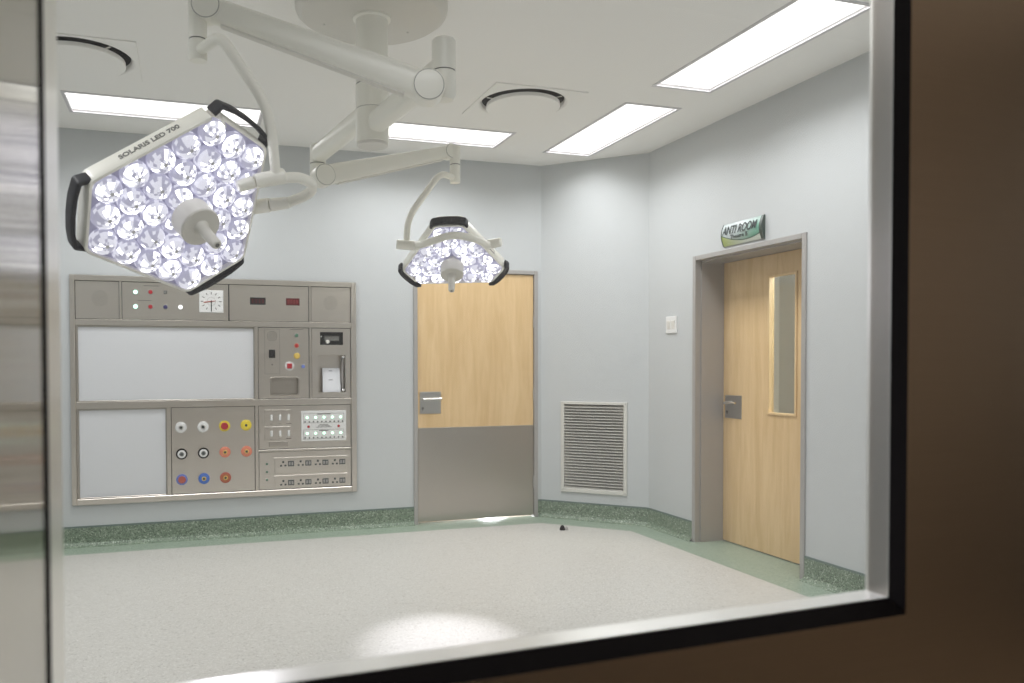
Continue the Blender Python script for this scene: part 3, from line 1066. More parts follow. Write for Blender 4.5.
def lens_mesh(seed):
    """opaque dome: glints painted as glowing streaks from rim to crown, dimmer panes between"""
    rnd = random.Random(seed)
    mb = MB()
    prof = [(0.0485, -0.012), (0.0485, 0.000), (0.046, 0.012), (0.039, 0.023), (0.029, 0.030), (0.018, 0.0345), (0.007, 0.036)]
    seg = 18
    streak = [rnd.choice((0, 0, 1, 1, 1, 2, 2, 2)) for _ in range(seg)]
    b0 = rnd.randrange(seg)
    for i in range(5):
        streak[(b0 + i) % seg] = 0
    for k in range(len(prof) - 1):
        (r0, z0), (r1, z1) = prof[k], prof[k + 1]
        for i in range(seg):
            tw = 0.10
            a0, a1 = 2 * PI * i / seg + tw * k, 2 * PI * (i + 1) / seg + tw * k
            c0, c1 = a0 + tw, a1 + tw
            mi = streak[i]
            if k in (0, 1):
                mi = 2 if rnd.random() < 0.75 else 1
            elif k == 5:
                mi = rnd.choice((1, 1, 2, 0))
            elif rnd.random() < 0.33:
                mi = rnd.choice((1, 1, 2))
            mb.add([(r0 * math.cos(a0), r0 * math.sin(a0), z0), (r0 * math.cos(a1), r0 * math.sin(a1), z0), (r1 * math.cos(c1), r1 * math.sin(c1), z1), (r1 * math.cos(c0), r1 * math.sin(c0), z1)], [(0, 1, 2, 3)], mi)
    r, z = prof[-1]
    mb.add([(r * math.cos(2 * PI * i / seg), r * math.sin(2 * PI * i / seg), z) for i in range(seg)], [tuple(range(seg))], 3)
    return mb.mesh('led_lens', [M['lens_hot'], M['lens_mid'], M['lens_dim'], M['lens_core']])


LENS = [lens_mesh(s) for s in (3, 11, 23, 41)]


def hexa(ang_long, aL, aS, rho, n=5):
    """rounded truncated triangle; long sides face ang_long, +120, +240; short sides between them"""
    sides = []
    for k in range(3):
        sides.append((ang_long + 120 * k, aL - rho))
        sides.append((ang_long + 60 + 120 * k, aS - rho))
    pts = []
    m = len(sides)
    for i in range(m):
        (t0, a0), (t1, a1) = sides[i], sides[(i + 1) % m]
        T0, T1 = math.radians(t0), math.radians(t1)
        det = math.cos(T0) * math.sin(T1) - math.sin(T0) * math.cos(T1)
        x = (a0 * math.sin(T1) - a1 * math.sin(T0)) / det
        y = (math.cos(T0) * a1 - math.cos(T1) * a0) / det
        for k in range(n + 1):
            a = T0 + (T1 - T0) * k / n
            pts.append((x + rho * math.cos(a), y + rho * math.sin(a)))
    return pts


def lamp_head(root, X, rows, flip, hub_r, g_off, g_z):
    s = 0.1
    lat = []
    for k, nn in enumerate(rows):
        for i in range(nn):
            lat.append(((i - (nn - 1) / 2) * s, -k * 0.8660254 * s))
    cy = sum(p[1] for p in lat) / len(lat)
    lat = [(x, (y - cy) * (-1 if flip else 1)) for x, y in lat]
    angL = 270 if flip else 90
    apL = max(p[1] for p in lat) if not flip else -min(p[1] for p in lat)
    apS = -min(p[1] for p in lat) if not flip else max(p[1] for p in lat)
    aL, aS = apL + 0.062, apS + 0.066
    out = lambda d, z: [(x, y, z) for x, y in hexa(angL, aL + d, aS + d, 0.045 + d, 5)]
    mb = MB()
    mb.loops([out(-0.013, -0.016), out(-0.012, 0.008), out(-0.003, 0.008), out(0.0, 0.003), out(0.001, -0.058), out(-0.012, -0.076), out(-0.06, -0.088)], 0, True, X, False, True)
    head = mb.build('lamp_head', M['enamel'], root)
    mb = MB()
    mb.flat(out(-0.0128, -0.012), X=X)
    mb.build('lens_plate', M['lens_plate'], head)
    c = 0
    for x, y in lat:
        if math.hypot(x, y) < 0.03:
            continue
        c += 1
        place('led_lens', LENS[c % 4], X @ Matrix.Translation((x, y, 0)) @ Matrix.Rotation(1.1 * c, 4, 'Z'), head)
    # dark grips on the three short sides
    for k in range(3):
        a = math.radians(angL + 60 + 120 * k)
        dv, tv = Vector((math.cos(a), math.sin(a), 0)), Vector((-math.sin(a), math.cos(a), 0))
        half = (0.5 * s * (3 if len(rows) == 7 else 2) * 0.5) + 0.055
        o = aS
        zz = Vector((0, 0, g_z))
        loc = [tv * -half + dv * (o - 0.014), tv * -(half - 0.010) + dv * (o + g_off - 0.014), tv * -(half * 0.5) + dv * (o + g_off - 0.003), dv * (o + g_off), tv * (half * 0.5) + dv * (o + g_off - 0.003), tv * (half - 0.010) + dv * (o + g_off - 0.014), tv * half + dv * (o - 0.014)]
        path = [X @ (p + zz) for p in loc]
        n = (X.to_3x3() @ Vector((0, 0, 1)))
        mb = MB()
        mb.sweep(round_path(path, 0.005, 2), (0.0085, 0.026), 0, n, True, 12, 6.0)
        mb.build('grip_bar', M['grip'], head)
    mb = MB()
    mb.lathe([(0.022, -0.012), (0.022, 0.042), (hub_r - 0.003, 0.042), (hub_r, 0.045), (hub_r, 0.116), (hub_r - 0.004, 0.121), (0.024, 0.121)], 36, 0, X)
    mb.build('hub', M['enamel2'], head)
    mb = MB()
    mb.lathe([(0.030, 0.121), (0.024, 0.128), (0.021, 0.15), (0.0185, 0.228), (0.015, 0.235)], 20, 0, X)
    mb.build('sterile_handle', M['enamel2'], head)
    mb = MB()
    mb.cyl(0.008, 0.235, 0.2362, 12, 0, X)
    mb.build('camera_port', M['ink_grey'], head)
    return head, aL, aS


def spot(name, X, energy, angle, root, blend=1.0, tilt=None):
    ld = bpy.data.lights.new(name, 'SPOT')
    ld.energy = energy
    ld.color = (0.91, 0.89, 1.0)
    ld.spot_size = math.radians(angle)
    ld.spot_blend = blend
    ld.shadow_soft_size = 0.006
    lo = bpy.data.objects.new(name, ld)
    COL.objects.link(lo)
    lo.parent = root
    Z = X.to_3x3() @ Vector((0, 0, 1))
    lo.matrix_local = Matrix.Translation(-world_loc(root)) @ frame(X @ Vector((0, 0, 0.245)), -Z)
    return lo


def swing_arm(root, hub, elbow, hub_z, z_top, z_seam, z_bot, knuckle, end, h0, h1, tube_bot_z, seam_z, xy_tube):
    """extension arm from the column, elbow post, sprung arm, end knuckle and vertical swivel post"""
    mb = MB()
    a, b = Vector((hub[0], hub[1], hub_z)), Vector((elbow[0], elbow[1], hub_z))
    d = (b - a).normalized()
    mb.sweep([a + d * 0.066, b - d * 0.01], [(0.043, 0.050), (0.043, 0.050)], 0, (0, 0, 1), True, 20, 2.6)
    mb.build('extension_arm', M['enamel'], root)
    XE = Matrix.Translation((elbow[0], elbow[1], 0))
    mb = MB()
    mb.lathe([(0.038, z_top), (0.0455, z_top - 0.008), (0.0455, z_seam + 0.003)], 28, 0, XE)
    mb.lathe([(0.0435, z_seam + 0.003), (0.0435, z_seam - 0.001)], 28, 1, XE)
    mb.build('elbow_post', [M['enamel'], M['ink_grey']], root)
    mb = MB()
    mb.lathe([(0.043, z_seam - 0.001), (0.046, z_seam - 0.004), (0.046, z_bot + 0.02), (0.034, z_bot)], 28, 0, XE)
    k, e = Vector(knuckle), Vector(end)
    ad = (e - k).normalized()
    side = ad.cross(Vector((0, 0, 1))).normalized()
    mb.cyl_between(Vector((elbow[0], elbow[1], k.z)), k, 0.036, 0.034, 16)
    mb.build('elbow_knuckle', M['enamel'], root)
    # sprung arm: round ends, flat-sided box section that tapers
    mb = MB()
    mb.cyl_between(k - side * 0.042, k + side * 0.042, h0 * 0.56, None, 28, 0, 0.004)
    mb.cyl_between(e - side * 0.036, e + side * 0.036, h1 * 0.58, None, 28, 0, 0.004)
    mb.sweep([k, k.lerp(e, 0.12), k.lerp(e, 0.5), k.lerp(e, 0.9), e], [(0.034, h0 * 0.50), (0.036, h0 * 0.5), (0.034, (h0 + h1) * 0.25), (0.031, h1 * 0.5), (0.028, h1 * 0.5)], 0, (0, 0, 1), True, 20, 3.2)
    arm = mb.build('spring_arm', M['enamel'], root)
    for q, rr in ((k, h0 * 0.50), (e, h1 * 0.52)):
        for sgn in (-1, 1):
            w = 0.042 if q is k else 0.036
            p = q + side * sgn * w
            mb = MB()
            mb.lathe([(rr + 0.0022, 0.0), (rr + 0.0022, 0.0008)], 28, 1, frame(p, side * sgn))
            mb.lathe([(rr, 0.0009), (rr, 0.002), (rr - 0.003, 0.0026)], 28, 0, frame(p, side * sgn))
            mb.build('pivot_cover', [M['enamel'], M['ink_grey']], arm)
    mb = MB()
    dn = ad.cross(side).normalized()
    if dn.z > 0:
        dn = -dn
    p0, p1 = k.lerp(e, 0.09) + dn * h0 * 0.5, k.lerp(e, 0.92) + dn * h1 * 0.5
    mb.sweep([p0, p1], [(0.020, 0.006), (0.018, 0.006)], 0, (0, 0, 1), True, 10, 3.0)
    mb.build('cover_strip', M['enamel2'], arm)
    mb = MB()
    XT = Matrix.Translation((xy_tube[0], xy_tube[1], 0))
    mb.lathe([(0.029, e.z + 0.035), (0.0325, e.z + 0.03), (0.0325, seam_z + 0.002)], 22, 0, XT)
    mb.lathe([(0.031, seam_z + 0.002), (0.031, seam_z - 0.002)], 22, 1, XT)
    mb.cyl_between(e, Vector((xy_tube[0], xy_tube[1], e.z)), 0.03, 0.03, 14)
    mb.build('swivel_post', [M['enamel'], M['ink_grey']], root)
    mb = MB()
    mb.lathe([(0.030, seam_z - 0.002), (0.0325, seam_z - 0.004), (0.0325, tube_bot_z + 0.004), (0.030, tube_bot_z)], 22, 0, XT)
    mb.build('swivel_cap', M['enamel'], root)


# --- near lamp (36-place head, facing the viewer)
XA = Matrix(((0.83125, -0.32237, 0.45289, -0.0044), (0.05643, -0.76155, -0.64565, 2.9841), (0.55303, 0.56225, -0.61485, 1.8646), (0, 0, 0, 1)))
la = thing('surgical_light', 'large surgical lamp nearest the glass, tilted towards the viewer, with lettering on its rim', 'surgical lamp', (KX, KY, 2.42), 'ceiling-hung surgical lamps')
swing_arm(la, (KX, KY), (0.930, 2.836), 2.418, 2.527, 2.406, 2.300, (0.8603, 2.8131, 2.3315), (0.0783, 2.9706, 2.5899), 0.108, 0.090, 2.400, 2.475, (0.046, 2.978))
mb = MB()
mb.tube(round_path([(0.046, 2.977, 2.432), (0.119, 2.820, 2.437), (0.2665, 2.8937, 2.2552), (0.2985, 2.9236, 2.1668), (0.3195, 2.9755, 2.000)], 0.05, 6), 0.0195, 0, 14)
mb.build('suspension_tube', M['enamel'], la)
mb = MB()
mb.cyl_between((0.352, 2.985, 2.012), (0.240, 2.967, 1.979), 0.029, 0.027, 18, 0, 0.004)
mb.cyl_between((0.238, 2.9667, 1.9784), (0.180, 2.962, 1.955), 0.0235, 0.022, 18, 0, 0.004)
mb.build('pivot_joint', M['enamel'], la)
mb = MB()
yk = smooth_path([(0.335, 2.976, 2.000), (0.412, 3.004, 2.012), (0.467, 3.045, 1.9945), (0.4453, 3.0828, 1.9664), (0.372, 3.110, 1.9356)], 6)
mb.sweep(yk, (0.016, 0.020), 0, (0, 0, 1), True, 14, 2.6)
mb.build('yoke', M['enamel'], la)
mb = MB()
mb.cyl_between((0.385, 3.104, 1.938), (0.315, 3.131, 1.930), 0.022, 0.026, 18, 0, 0.003)
mb.cyl_between((0.312, 3.132, 1.930), (0.238, 3.160, 1.921), 0.028, 0.028, 18, 0, 0.003)
mb.build('pivot_joint', M['enamel'], la)
hd, aL, aS = lamp_head(la, XA, [5, 6, 7, 6, 5, 4, 3], False, 0.074, 0.038, -0.026)
# lettering on the long side wall, reading along the lamp edge
XL = XA @ Matrix.Translation((-0.003, aL + 0.0012, -0.026)) @ Matrix(((1, 0, 0, 0), (0, 0, 1, 0), (0, -1, 0, 0), (0, 0, 0, 1)))
text_mb('SOLARIS LED 700', 0.030, XL, 0.0, 0.0006, 0.225, 0.0009).build('lettering', M['ink_grey'], hd)
spot('near_lamp_beam', XA, E_BEAM_NEAR, 80, la)

# --- far lamp (25-place head, facing down)
XBm = Matrix(((0.9228, -0.33693, -0.18685, 1.5557), (-0.38513, -0.79386, -0.4706, 4.5863), (0.01023, 0.50624, -0.86233, 1.9503), (0, 0, 0, 1)))
lb = thing('surgical_light', 'smaller-looking surgical lamp farther back, hanging in front of the far door, facing down', 'surgical lamp', (KX, KY, 2.49), 'ceiling-hung surgical lamps')
swing_arm(lb, (KX, KY), (0.711, 4.4466), 2.4905, 2.545, 2.437, 2.318, (0.733, 4.417, 2.3654), (1.5427, 4.606, 2.6117), 0.112, 0.078, 2.4214, 2.532, (1.577, 4.595))
mb = MB()
mb.tube(round_path([(1.577, 4.594, 2.452), (1.4535, 4.5125, 2.455), (1.2871, 4.5433, 2.2188), (1.2608, 4.550, 2.1473), (1.2535, 4.552, 2.02)], 0.06, 6), 0.0195, 0, 14)
mb.build('suspension_tube', M['enamel'], lb)


def LB(x, y, z):
    return XBm @ Vector((x, y, z))


mb = MB()
mb.cyl_between(LB(-0.318, 0.205, 0.035), LB(-0.190, 0.175, 0.030), 0.028, 0.030, 18, 0, 0.004)
mb.build('pivot_joint', M['enamel'], lb)
mb = MB()
mb.sweep(smooth_path([LB(-0.215, 0.180, 0.032), LB(-0.150, 0.235, 0.062), LB(-0.079, 0.276, 0.070), LB(0.03, 0.315, 0.072), LB(0.146, 0.272, 0.066), LB(0.215, 0.200, 0.05), LB(0.262, 0.178, 0.035)], 5), (0.014, 0.022), 0, (0, 0, 1), True, 14, 2.6)
mb.build('yoke', M['enamel'], lb)
mb = MB()
mb.cyl_between(LB(0.200, 0.165, 0.028), LB(0.300, 0.200, 0.035), 0.030, 0.026, 18, 0, 0.004)
mb.build('pivot_joint', M['enamel'], lb)
hd, aL, aS = lamp_head(lb, XBm, [5, 6, 5, 4, 3, 2], True, 0.070, 0.026, -0.010)
# small framed label on the right-hand long side
a = math.radians(30)
XN = XBm @ Matrix.Rotation(a, 4, 'Z') @ Matrix.Translation((aL + 0.0012, -0.055, -0.028)) @ Matrix(((0, 0, 1, 0), (-1, 0, 0, 0), (0, -1, 0, 0), (0, 0, 0, 1)))
mb = MB()
mb.box(-0.05, 0.05, -0.014, 0.014, 0, 0.0012, 0, XN)
mb.build('label_edge', M['ink_grey'], hd)
mb = MB()
mb.box(-0.046, 0.046, -0.0105, 0.0105, 0.0012, 0.002, 0, XN)
mb.build('label_face', M['enamel2'], hd)
spot('far_lamp_beam', XBm, E_BEAM_FAR, 26, lb)

# ------------------------------------------------------------------ control panel in the far wall
cp = thing('control_panel', 'large stainless steel theatre control panel set in the far wall', 'control panel', ((PX0 + PX1) / 2, D, PZ0))


def bx(mb, x0, x1, z0, z1, p0, p1, mi=0, bev=0.0):
    return mb.box(x0, x1, z0, z1, p0, p1, mi, XB, bev)


for x0, x1, z0, z1 in ((PX0, IX0, PZ0, PZ1), (IX1, PX1, PZ0, PZ1), (IX0, IX1, PZ0, IZ0), (IX0, IX1, IZ1, PZ1)):
    mb = MB()
    bx(mb, x0, x1, z0, z1, 0.0005, 0.018, 0, 0.0035)
    mb.build('frame_rail', M['steel'], cp)
RAILS = [(IX0, IX1, 1.600, 1.643), (IX0, IX1, 0.996, 1.046), (0.515, IX1, 0.640, 0.656),
         (-0.470, -0.455, 1.643, IZ1), (0.908, 0.922, 1.643, IZ1), (0.490, 0.515, 1.046, 1.600), (0.490, 0.515, IZ0, 0.996),
         (0.908, 0.924, 1.046, 1.600), (-0.152, -0.122, IZ0, 0.996)]
for x0, x1, z0, z1 in RAILS:
    mb = MB()
    bx(mb, x0, x1, z0, z1, -0.012, 0.010, 0, 0.002)
    mb.build('divider_rail', M['steel'], cp)


def module(name, x0, x1, z0, z1, m='steel', holes=(), label=None, p=0.0):
    g = 0.0045      # shadow gap round each plate
    mb = MB()
    mb.flat(rect(x0 + g, x1 - g, z0 + g, z1 - g, p), [rect(*h, p) if len(h) == 4 else [(a, b, p) for a, b in h] for h in holes], X=XB)
    mb.loops([rect(x0 + g, x1 - g, z0 + g, z1 - g, p), rect(x0 + g, x1 - g, z0 + g, z1 - g, -0.018)], 0, False, XB)
    o = mb.build(name, M[m], cp)
    if label:
        o['label'] = label
    return o


def dot(parent, name, x, z, r, mats, p=0.0, rings=None, seg=20):
    """round button or outlet; rings = [(radius, height, material index)...] outside in"""
    mb = MB()
    X = XB @ Matrix.Translation((x, z, 0))
    for rr, z0, z1, mi in (rings or [(r, p, p + 0.006, 0)]):
        mb.cyl(rr, z0, z1, seg, mi, X, min(0.0012, rr * 0.2))
    return mb.build(name, [M[k] for k in mats], parent)


# viewing screens (unlit)
for nm, x0, x1, z0, z1, lab in (('viewing_screen', IX0, 0.490, 1.046, 1.600, 'wide white viewing screen'), ('viewing_screen', IX0, -0.152, IZ0, 0.996, 'square white viewing screen')):
    f = 0.018
    mb = MB()
    bx(mb, x0 + f, x1 - f * 0.4, z0 + f * 0.5, z1 - f * 0.6, -0.014, -0.006)
    o = mb.build(nm, M['board'], cp)
    o['label'] = lab
    for a0, a1, b0, b1 in ((x0, x0 + f, z0, z1), (x1 - f * 0.4, x1, z0, z1), (x0 + f, x1 - f * 0.4, z0, z0 + f * 0.5), (x0 + f, x1 - f * 0.4, z1 - f * 0.6, z1)):
        mb = MB()
        bx(mb, a0, a1, b0, b1, -0.013, 0.003, 0, 0.003)
        mb.build('screen_edge', M['steel_dark'], o)

# top row: speaker, buttons, clock and displays, speaker
for x0, x1, cx, lab in ((IX0, -0.470, -0.600, 'left speaker plate'), (0.922, IX1, 1.078, 'right speaker plate')):
    o = module('speaker_plate', x0, x1, 1.643, IZ1, label=lab)
    mb = MB()
    for rr, n in ((0.0, 1), (0.011, 6), (0.022, 10), (0.033, 14), (0.044, 18), (0.053, 20)):
        for i in range(n):
            a = 2 * PI * i / n
            mb.cyl(0.0028, 0.0003, 0.0012, 6, 0, XB @ Matrix.Translation((cx + rr * math.cos(a), 1.795 + rr * math.sin(a), 0)))
    mb.build('speaker_holes', M['line'], o, kind='stuff')
o = module('button_plate', -0.455, 0.303, 1.643, IZ1)
for x, z, k in ((-0.359, 1.8463, 'green_lit'), (-0.2556, 1.848, 'red'), (-0.151, 1.848, 'ink_grey'), (-0.360, 1.740, 'green_lit'), (-0.2566, 1.740, 'red'), (-0.152, 1.740, 'navy'), (-0.0463, 1.741, 'white_lit')):
    if k == 'ink_grey':
        mb = MB()
        bx(mb, x - 0.012, x + 0.012, z - 0.012, z + 0.012, 0, 0.008, 0, 0.002)
        mb.build('button', M[k], o)
    else:
        dot(o, 'button', x, z, 0.0155, [k, 'plate'], rings=[(0.019, 0.0, 0.003, 1), (0.0145, 0.003, 0.010, 0)])
for x0, x1, z in ((-0.305, -0.195, 1.894), (-0.345, -0.250, 1.785)):
    mb = MB()
    bx(mb, x0, x1, z - 0.002, z + 0.002, 0.0003, 0.0009)
    mb.build('engraved_line', M['line'], o)
ck = None
mb = MB()
bx(mb, 0.0868, 0.2628, 1.7034, 1.8724, 0.0, 0.010, 0, 0.003)
ck = mb.build('clock', M['white'], cp)
ck['label'] = 'square white wall clock'
mb = MB()
for i in range(12):
    a = 2 * PI * i / 12
    X = XB @ Matrix.Translation((0.1748 + 0.066 * math.sin(a), 1.788 + 0.062 * math.cos(a), 0)) @ Matrix.Rotation(-a, 4, 'Z')
    mb.box(-0.003, 0.003, -0.009, 0.009, 0.010, 0.0108, 0, X)
mb.build('hour_mark', M['ink_grey'], ck)
for ang, ln, w, k in ((180, 0.075, 0.0035, 'ink'), (262, 0.055, 0.0035, 'brick'), (82, 0.03, 0.0016, 'red')):
    mb = MB()
    mb.box(-w, w, -0.008, ln, 0.011, 0.0125, 0, XB @ Matrix.Translation((0.1748, 1.788, 0)) @ Matrix.Rotation(-math.radians(ang), 4, 'Z'))
    mb.build('clock_hand', M[k], ck)
mb = MB()
mb.loops([[(0.1748 + r * math.cos(2 * PI * i / 28), 1.788 + r * math.sin(2 * PI * i / 28), 0.0103) for i in range(28)] for r in (0.030, 0.0315)], 0, X=XB)
mb.build('dial_ring', M['line'], ck)
o = module('display_plate', 0.303, 0.908, 1.643, IZ1)
for x0, x1, k in ((0.459, 0.576, 'black_gloss'), (0.731, 0.835, 'red_dark')):
    mb = MB()
    bx(mb, x0, x1, 1.771, 1.826, 0.0, 0.005, 0, 0.002)
    q = mb.build('display', M[k], o)
    mb = MB()
    for j in range(4):
        xx = x0 + 0.02 + j * (x1 - x0 - 0.04) / 3
        bx(mb, xx - 0.006, xx + 0.006, 1.784, 1.813, 0.005, 0.0056)
        bx(mb, xx - 0.0035, xx + 0.0035, 1.788, 1.797, 0.0056, 0.0058)
    mb.build('segment', M['red_dark'] if k == 'black_gloss' else M['seg_red'], q)

def rrect(x0, x1, z0, z1, r, n=4):
    pts = []
    for cx, cz, a in ((x1 - r, z1 - r, 0), (x0 + r, z1 - r, 90), (x0 + r, z0 + r, 180), (x1 - r, z0 + r, 270)):
        pts += [(cx + r * math.cos(math.radians(a + 90 * k / n)), cz + r * math.sin(math.radians(a + 90 * k / n))) for k in range(n + 1)]
    return pts


REC = (0.6127, 0.8227, 1.0788, 1.209)
WIN = (0.9936, 1.1755, 1.466, 1.567)
NIC = (0.9768, 1.1935, 1.0935, 1.3867)
mb = MB()
mb.flat(rect(IX0, IX1, IZ0, IZ1, -0.02), [rect(*h, -0.02) for h in (REC, WIN, NIC)], X=XB)
mb.build('backing', M['dark'], cp)
# intercom plate
o = module('intercom_plate', 0.515, 0.908, 1.046, 1.600, holes=[rrect(*REC, 0.018)])
mb = MB()
l = lambda e, p: [(a, b, p) for a, b in rrect(REC[0] + e, REC[1] - e, REC[2] + e, REC[3] - e, 0.018)]
mb.loops([l(0, 0), l(0.002, -0.05)], 0, False, XB, False, True)
mb.loops([l(-0.008, 0.0005), l(-0.006, 0.003), l(0.001, 0.003), l(0.002, -0.004)], 0, False, XB)
mb.build('recess', M['steel_dark'], o)
mb = MB()
for x0, x1, z0, z1 in ((0.566, 0.5675, 1.24, 1.586), (0.680, 0.6815, 1.24, 1.586), (0.566, 0.6815, 1.5845, 1.586), (0.566, 0.6815, 1.24, 1.2415)):
    bx(mb, x0, x1, z0, z1, 0.0002, 0.0008)
mb.build('engraved_line', M['line'], o)
mb = MB()
for rr in (0.012, 0.024, 0.036):
    mb.loops([[(0.6227 + r * math.cos(2 * PI * i / 28), 1.5326 + r * math.sin(2 * PI * i / 28), 0.0006) for i in range(28)] for r in (rr - 0.0022, rr + 0.0022)], 0, X=XB)
mb.build('speaker_ring', M['line'], o)
mb = MB()
bx(mb, 0.5976, 0.6458, 1.363, 1.427, 0.0, 0.007, 0, 0.002)
mb.build('intercom_button', M['black_gloss'], o)
dot(o, 'indicator', 0.6227, 1.313, 0.006, ['line'])
dot(o, 'button', 0.810, 1.538, 0.017, ['plate', 'green_dull'], rings=[(0.019, 0, 0.004, 0), (0.013, 0.004, 0.014, 1)])
dot(o, 'button', 0.810, 1.459, 0.017, ['salmon', 'red'], rings=[(0.018, 0, 0.004, 0), (0.012, 0.004, 0.014, 1)])
dot(o, 'button', 0.812, 1.379, 0.02, ['amber', 'yellow'], rings=[(0.025, 0, 0.004, 0), (0.020, 0.004, 0.018, 0)])
mb = MB()
mb.cyl(0.036, 0.0, 0.006, 24, 0, XB @ Matrix.Translation((0.754, 1.301, 0)), 0.001)
bx(mb, 0.735, 0.773, 1.282, 1.320, 0.006, 0.014, 1, 0.002)
mb.build('alarm_button', [M['white'], M['red']], o)
dot(o, 'button', 0.859, 1.297, 0.014, ['lilac', 'plate'], rings=[(0.018, 0, 0.003, 1), (0.013, 0.003, 0.012, 0)])
mb = MB()
bx(mb, 0.762, 0.862, 1.583, 1.587, 0.0002, 0.0008)
mb.build('engraved_line', M['line'], o)

# niche plate, with a dark window and an open niche
N = (0.9768, 1.1935, 1.0935, 1.3867)
o = module('niche_plate', 0.924, IX1, 1.046, 1.600, holes=[(0.9936, 1.1755, 1.466, 1.567), N])
mb = MB()
l = lambda e, p: [(0.9936 + e, 1.466 + e, p), (1.1755 - e, 1.466 + e, p), (1.1755 - e, 1.567 - e, p), (0.9936 + e, 1.567 - e, p)]
mb.loops([l(0, 0), l(0.001, -0.04)], 0, False, XB, False, True)
q = mb.build('dark_window', M['black_gloss'], o)
mb = MB()
bx(mb, 1.03, 1.15, 1.497, 1.54, -0.039, -0.02, 0, 0.004)
mb.build('switch_block', M['ink_grey'], q)
mb = MB()
mb.cyl(0.015, -0.039, 0.004, 16, 0, XB @ Matrix.Translation((1.054, 1.491, 0)), 0.002)
mb.build('knob', M['enamel2'], q)
mb = MB()
mb.cyl(0.005, -0.039, -0.02, 10, 0, XB @ Matrix.Translation((1.008, 1.533, 0)))
mb.build('screw', M['white'], q)
mb = MB()
l = lambda p: [(N[0], N[2], p), (N[1], N[2], p), (N[1], N[3], p), (N[0], N[3], p)]
mb.loops([l(0), l(-0.085)], 0, False, XB, False, True)
nic = mb.build('niche', M['steel'], o)
mb = MB()
mb.cyl(0.010, N[2] + 0.012, N[3] - 0.012, 12, 0, Matrix.Translation((1.178, D + 0.035, 0)))
mb.build('upright_rod', M['frame_grey'], nic)
for z in (N[2] + 0.016, N[3] - 0.016):
    mb = MB()
    mb.cyl(0.011, -0.06, 0.002, 12, 0, XB @ Matrix.Translation((1.178, z, 0)), 0.002)
    mb.build('rod_mount', M['chrome'], nic)
mb = MB()
mb.cyl(0.005, 0.0, 0.006, 10, 0, XB @ Matrix.Translation((0.962, 1.245, 0)))
mb.build('catch', M['white'], o)
# a paper pad stands in the niche: a thing of its own
pd = thing('paper_pad', 'white paper pad standing in the open niche of the steel panel', 'paper pad', (1.088, D + 0.04, N[2]))
mb = MB()
mb.add([(1.016, N[2] + 0.001, -0.022), (1.160, N[2] + 0.001, -0.022), (1.157, 1.285, -0.048), (1.019, 1.285, -0.048), (1.016, N[2] + 0.001, -0.034), (1.160, N[2] + 0.001, -0.034), (1.157, 1.285, -0.060), (1.019, 1.285, -0.060)], [(0, 1, 2, 3), (7, 6, 5, 4), (0, 4, 5, 1), (1, 5, 6, 2), (2, 6, 7, 3), (3, 7, 4, 0)], 0, False, XB)
mb.build('sheets', M['paper'], pd)
mb = MB()
for z, w in ((1.262, 0.014), (1.19, 0.016)):
    pz = -0.022 - 0.026 * (z - N[2]) / (1.285 - N[2])
    mb.box(1.082 - w, 1.082 + w, z - 0.004, z + 0.004, pz + 0.0005, pz + 0.001, 0, XB)
mb.build('printed_mark', M['print_pale'], pd)

# medical gas outlets
o = module('gas_plate', -0.122, 0.490, IZ0, 0.996)
gas = [(-0.0511, 0.8444, 'white', 'white', 'plate'), (0.1065, 0.8455, 'white', 'white', 'plate'), (0.263, 0.8475, 'yellow', 'red', None), (0.4221, 0.850, 'yellow', 'yellow', None),
       (-0.048, 0.646, 'black', 'white', 'ink_grey'), (0.1084, 0.648, 'black', 'white', 'ink_grey'), (0.2651, 0.6495, 'salmon', 'salmon', 'amber'), (0.4242, 0.650, 'salmon', 'salmon', 'amber'),
       (-0.0476, 0.4548, 'lilac', 'brick', None), (0.1103, 0.4551, 'blue', 'blue', 'amber'), (0.2672, 0.4555, 'brick', 'rust', 'amber')]
glab = {'white': 'white outlet', 'yellow': 'yellow outlet', 'black': 'black-ringed outlet', 'salmon': 'salmon outlet', 'lilac': 'blue outlet with a brick-red centre', 'blue': 'blue outlet with a yellow socket', 'brick': 'rust-brown outlet'}
for x, z, a, b, c in gas:
    rings = [(0.041, 0.0, 0.014, 0), (0.030, 0.014, 0.018, 1)]
    mats = [a, b]
    if c:
        mats.append(c)
        rings = [(0.041, 0.0, 0.014, 0), (0.030 if a == 'black' else 0.033, 0.014, 0.017, 1), (0.0165, 0.017, 0.020, 2)]
    if a in ('lilac',) or b == 'red':
        rings = [(0.041, 0.0, 0.012, 0), (0.027, 0.012, 0.022, 1)]
    else:
        mats.append('ink')
        rings.append((0.0095, rings[-1][2] - 0.001, rings[-1][2] + 0.0012, len(mats) - 1))
    q = dot(o, 'gas_outlet', x, z, 0.04, mats, rings=rings, seg=24)
    q['label'] = 'yellow outlet with a red cap' if b == 'red' else glab[a]

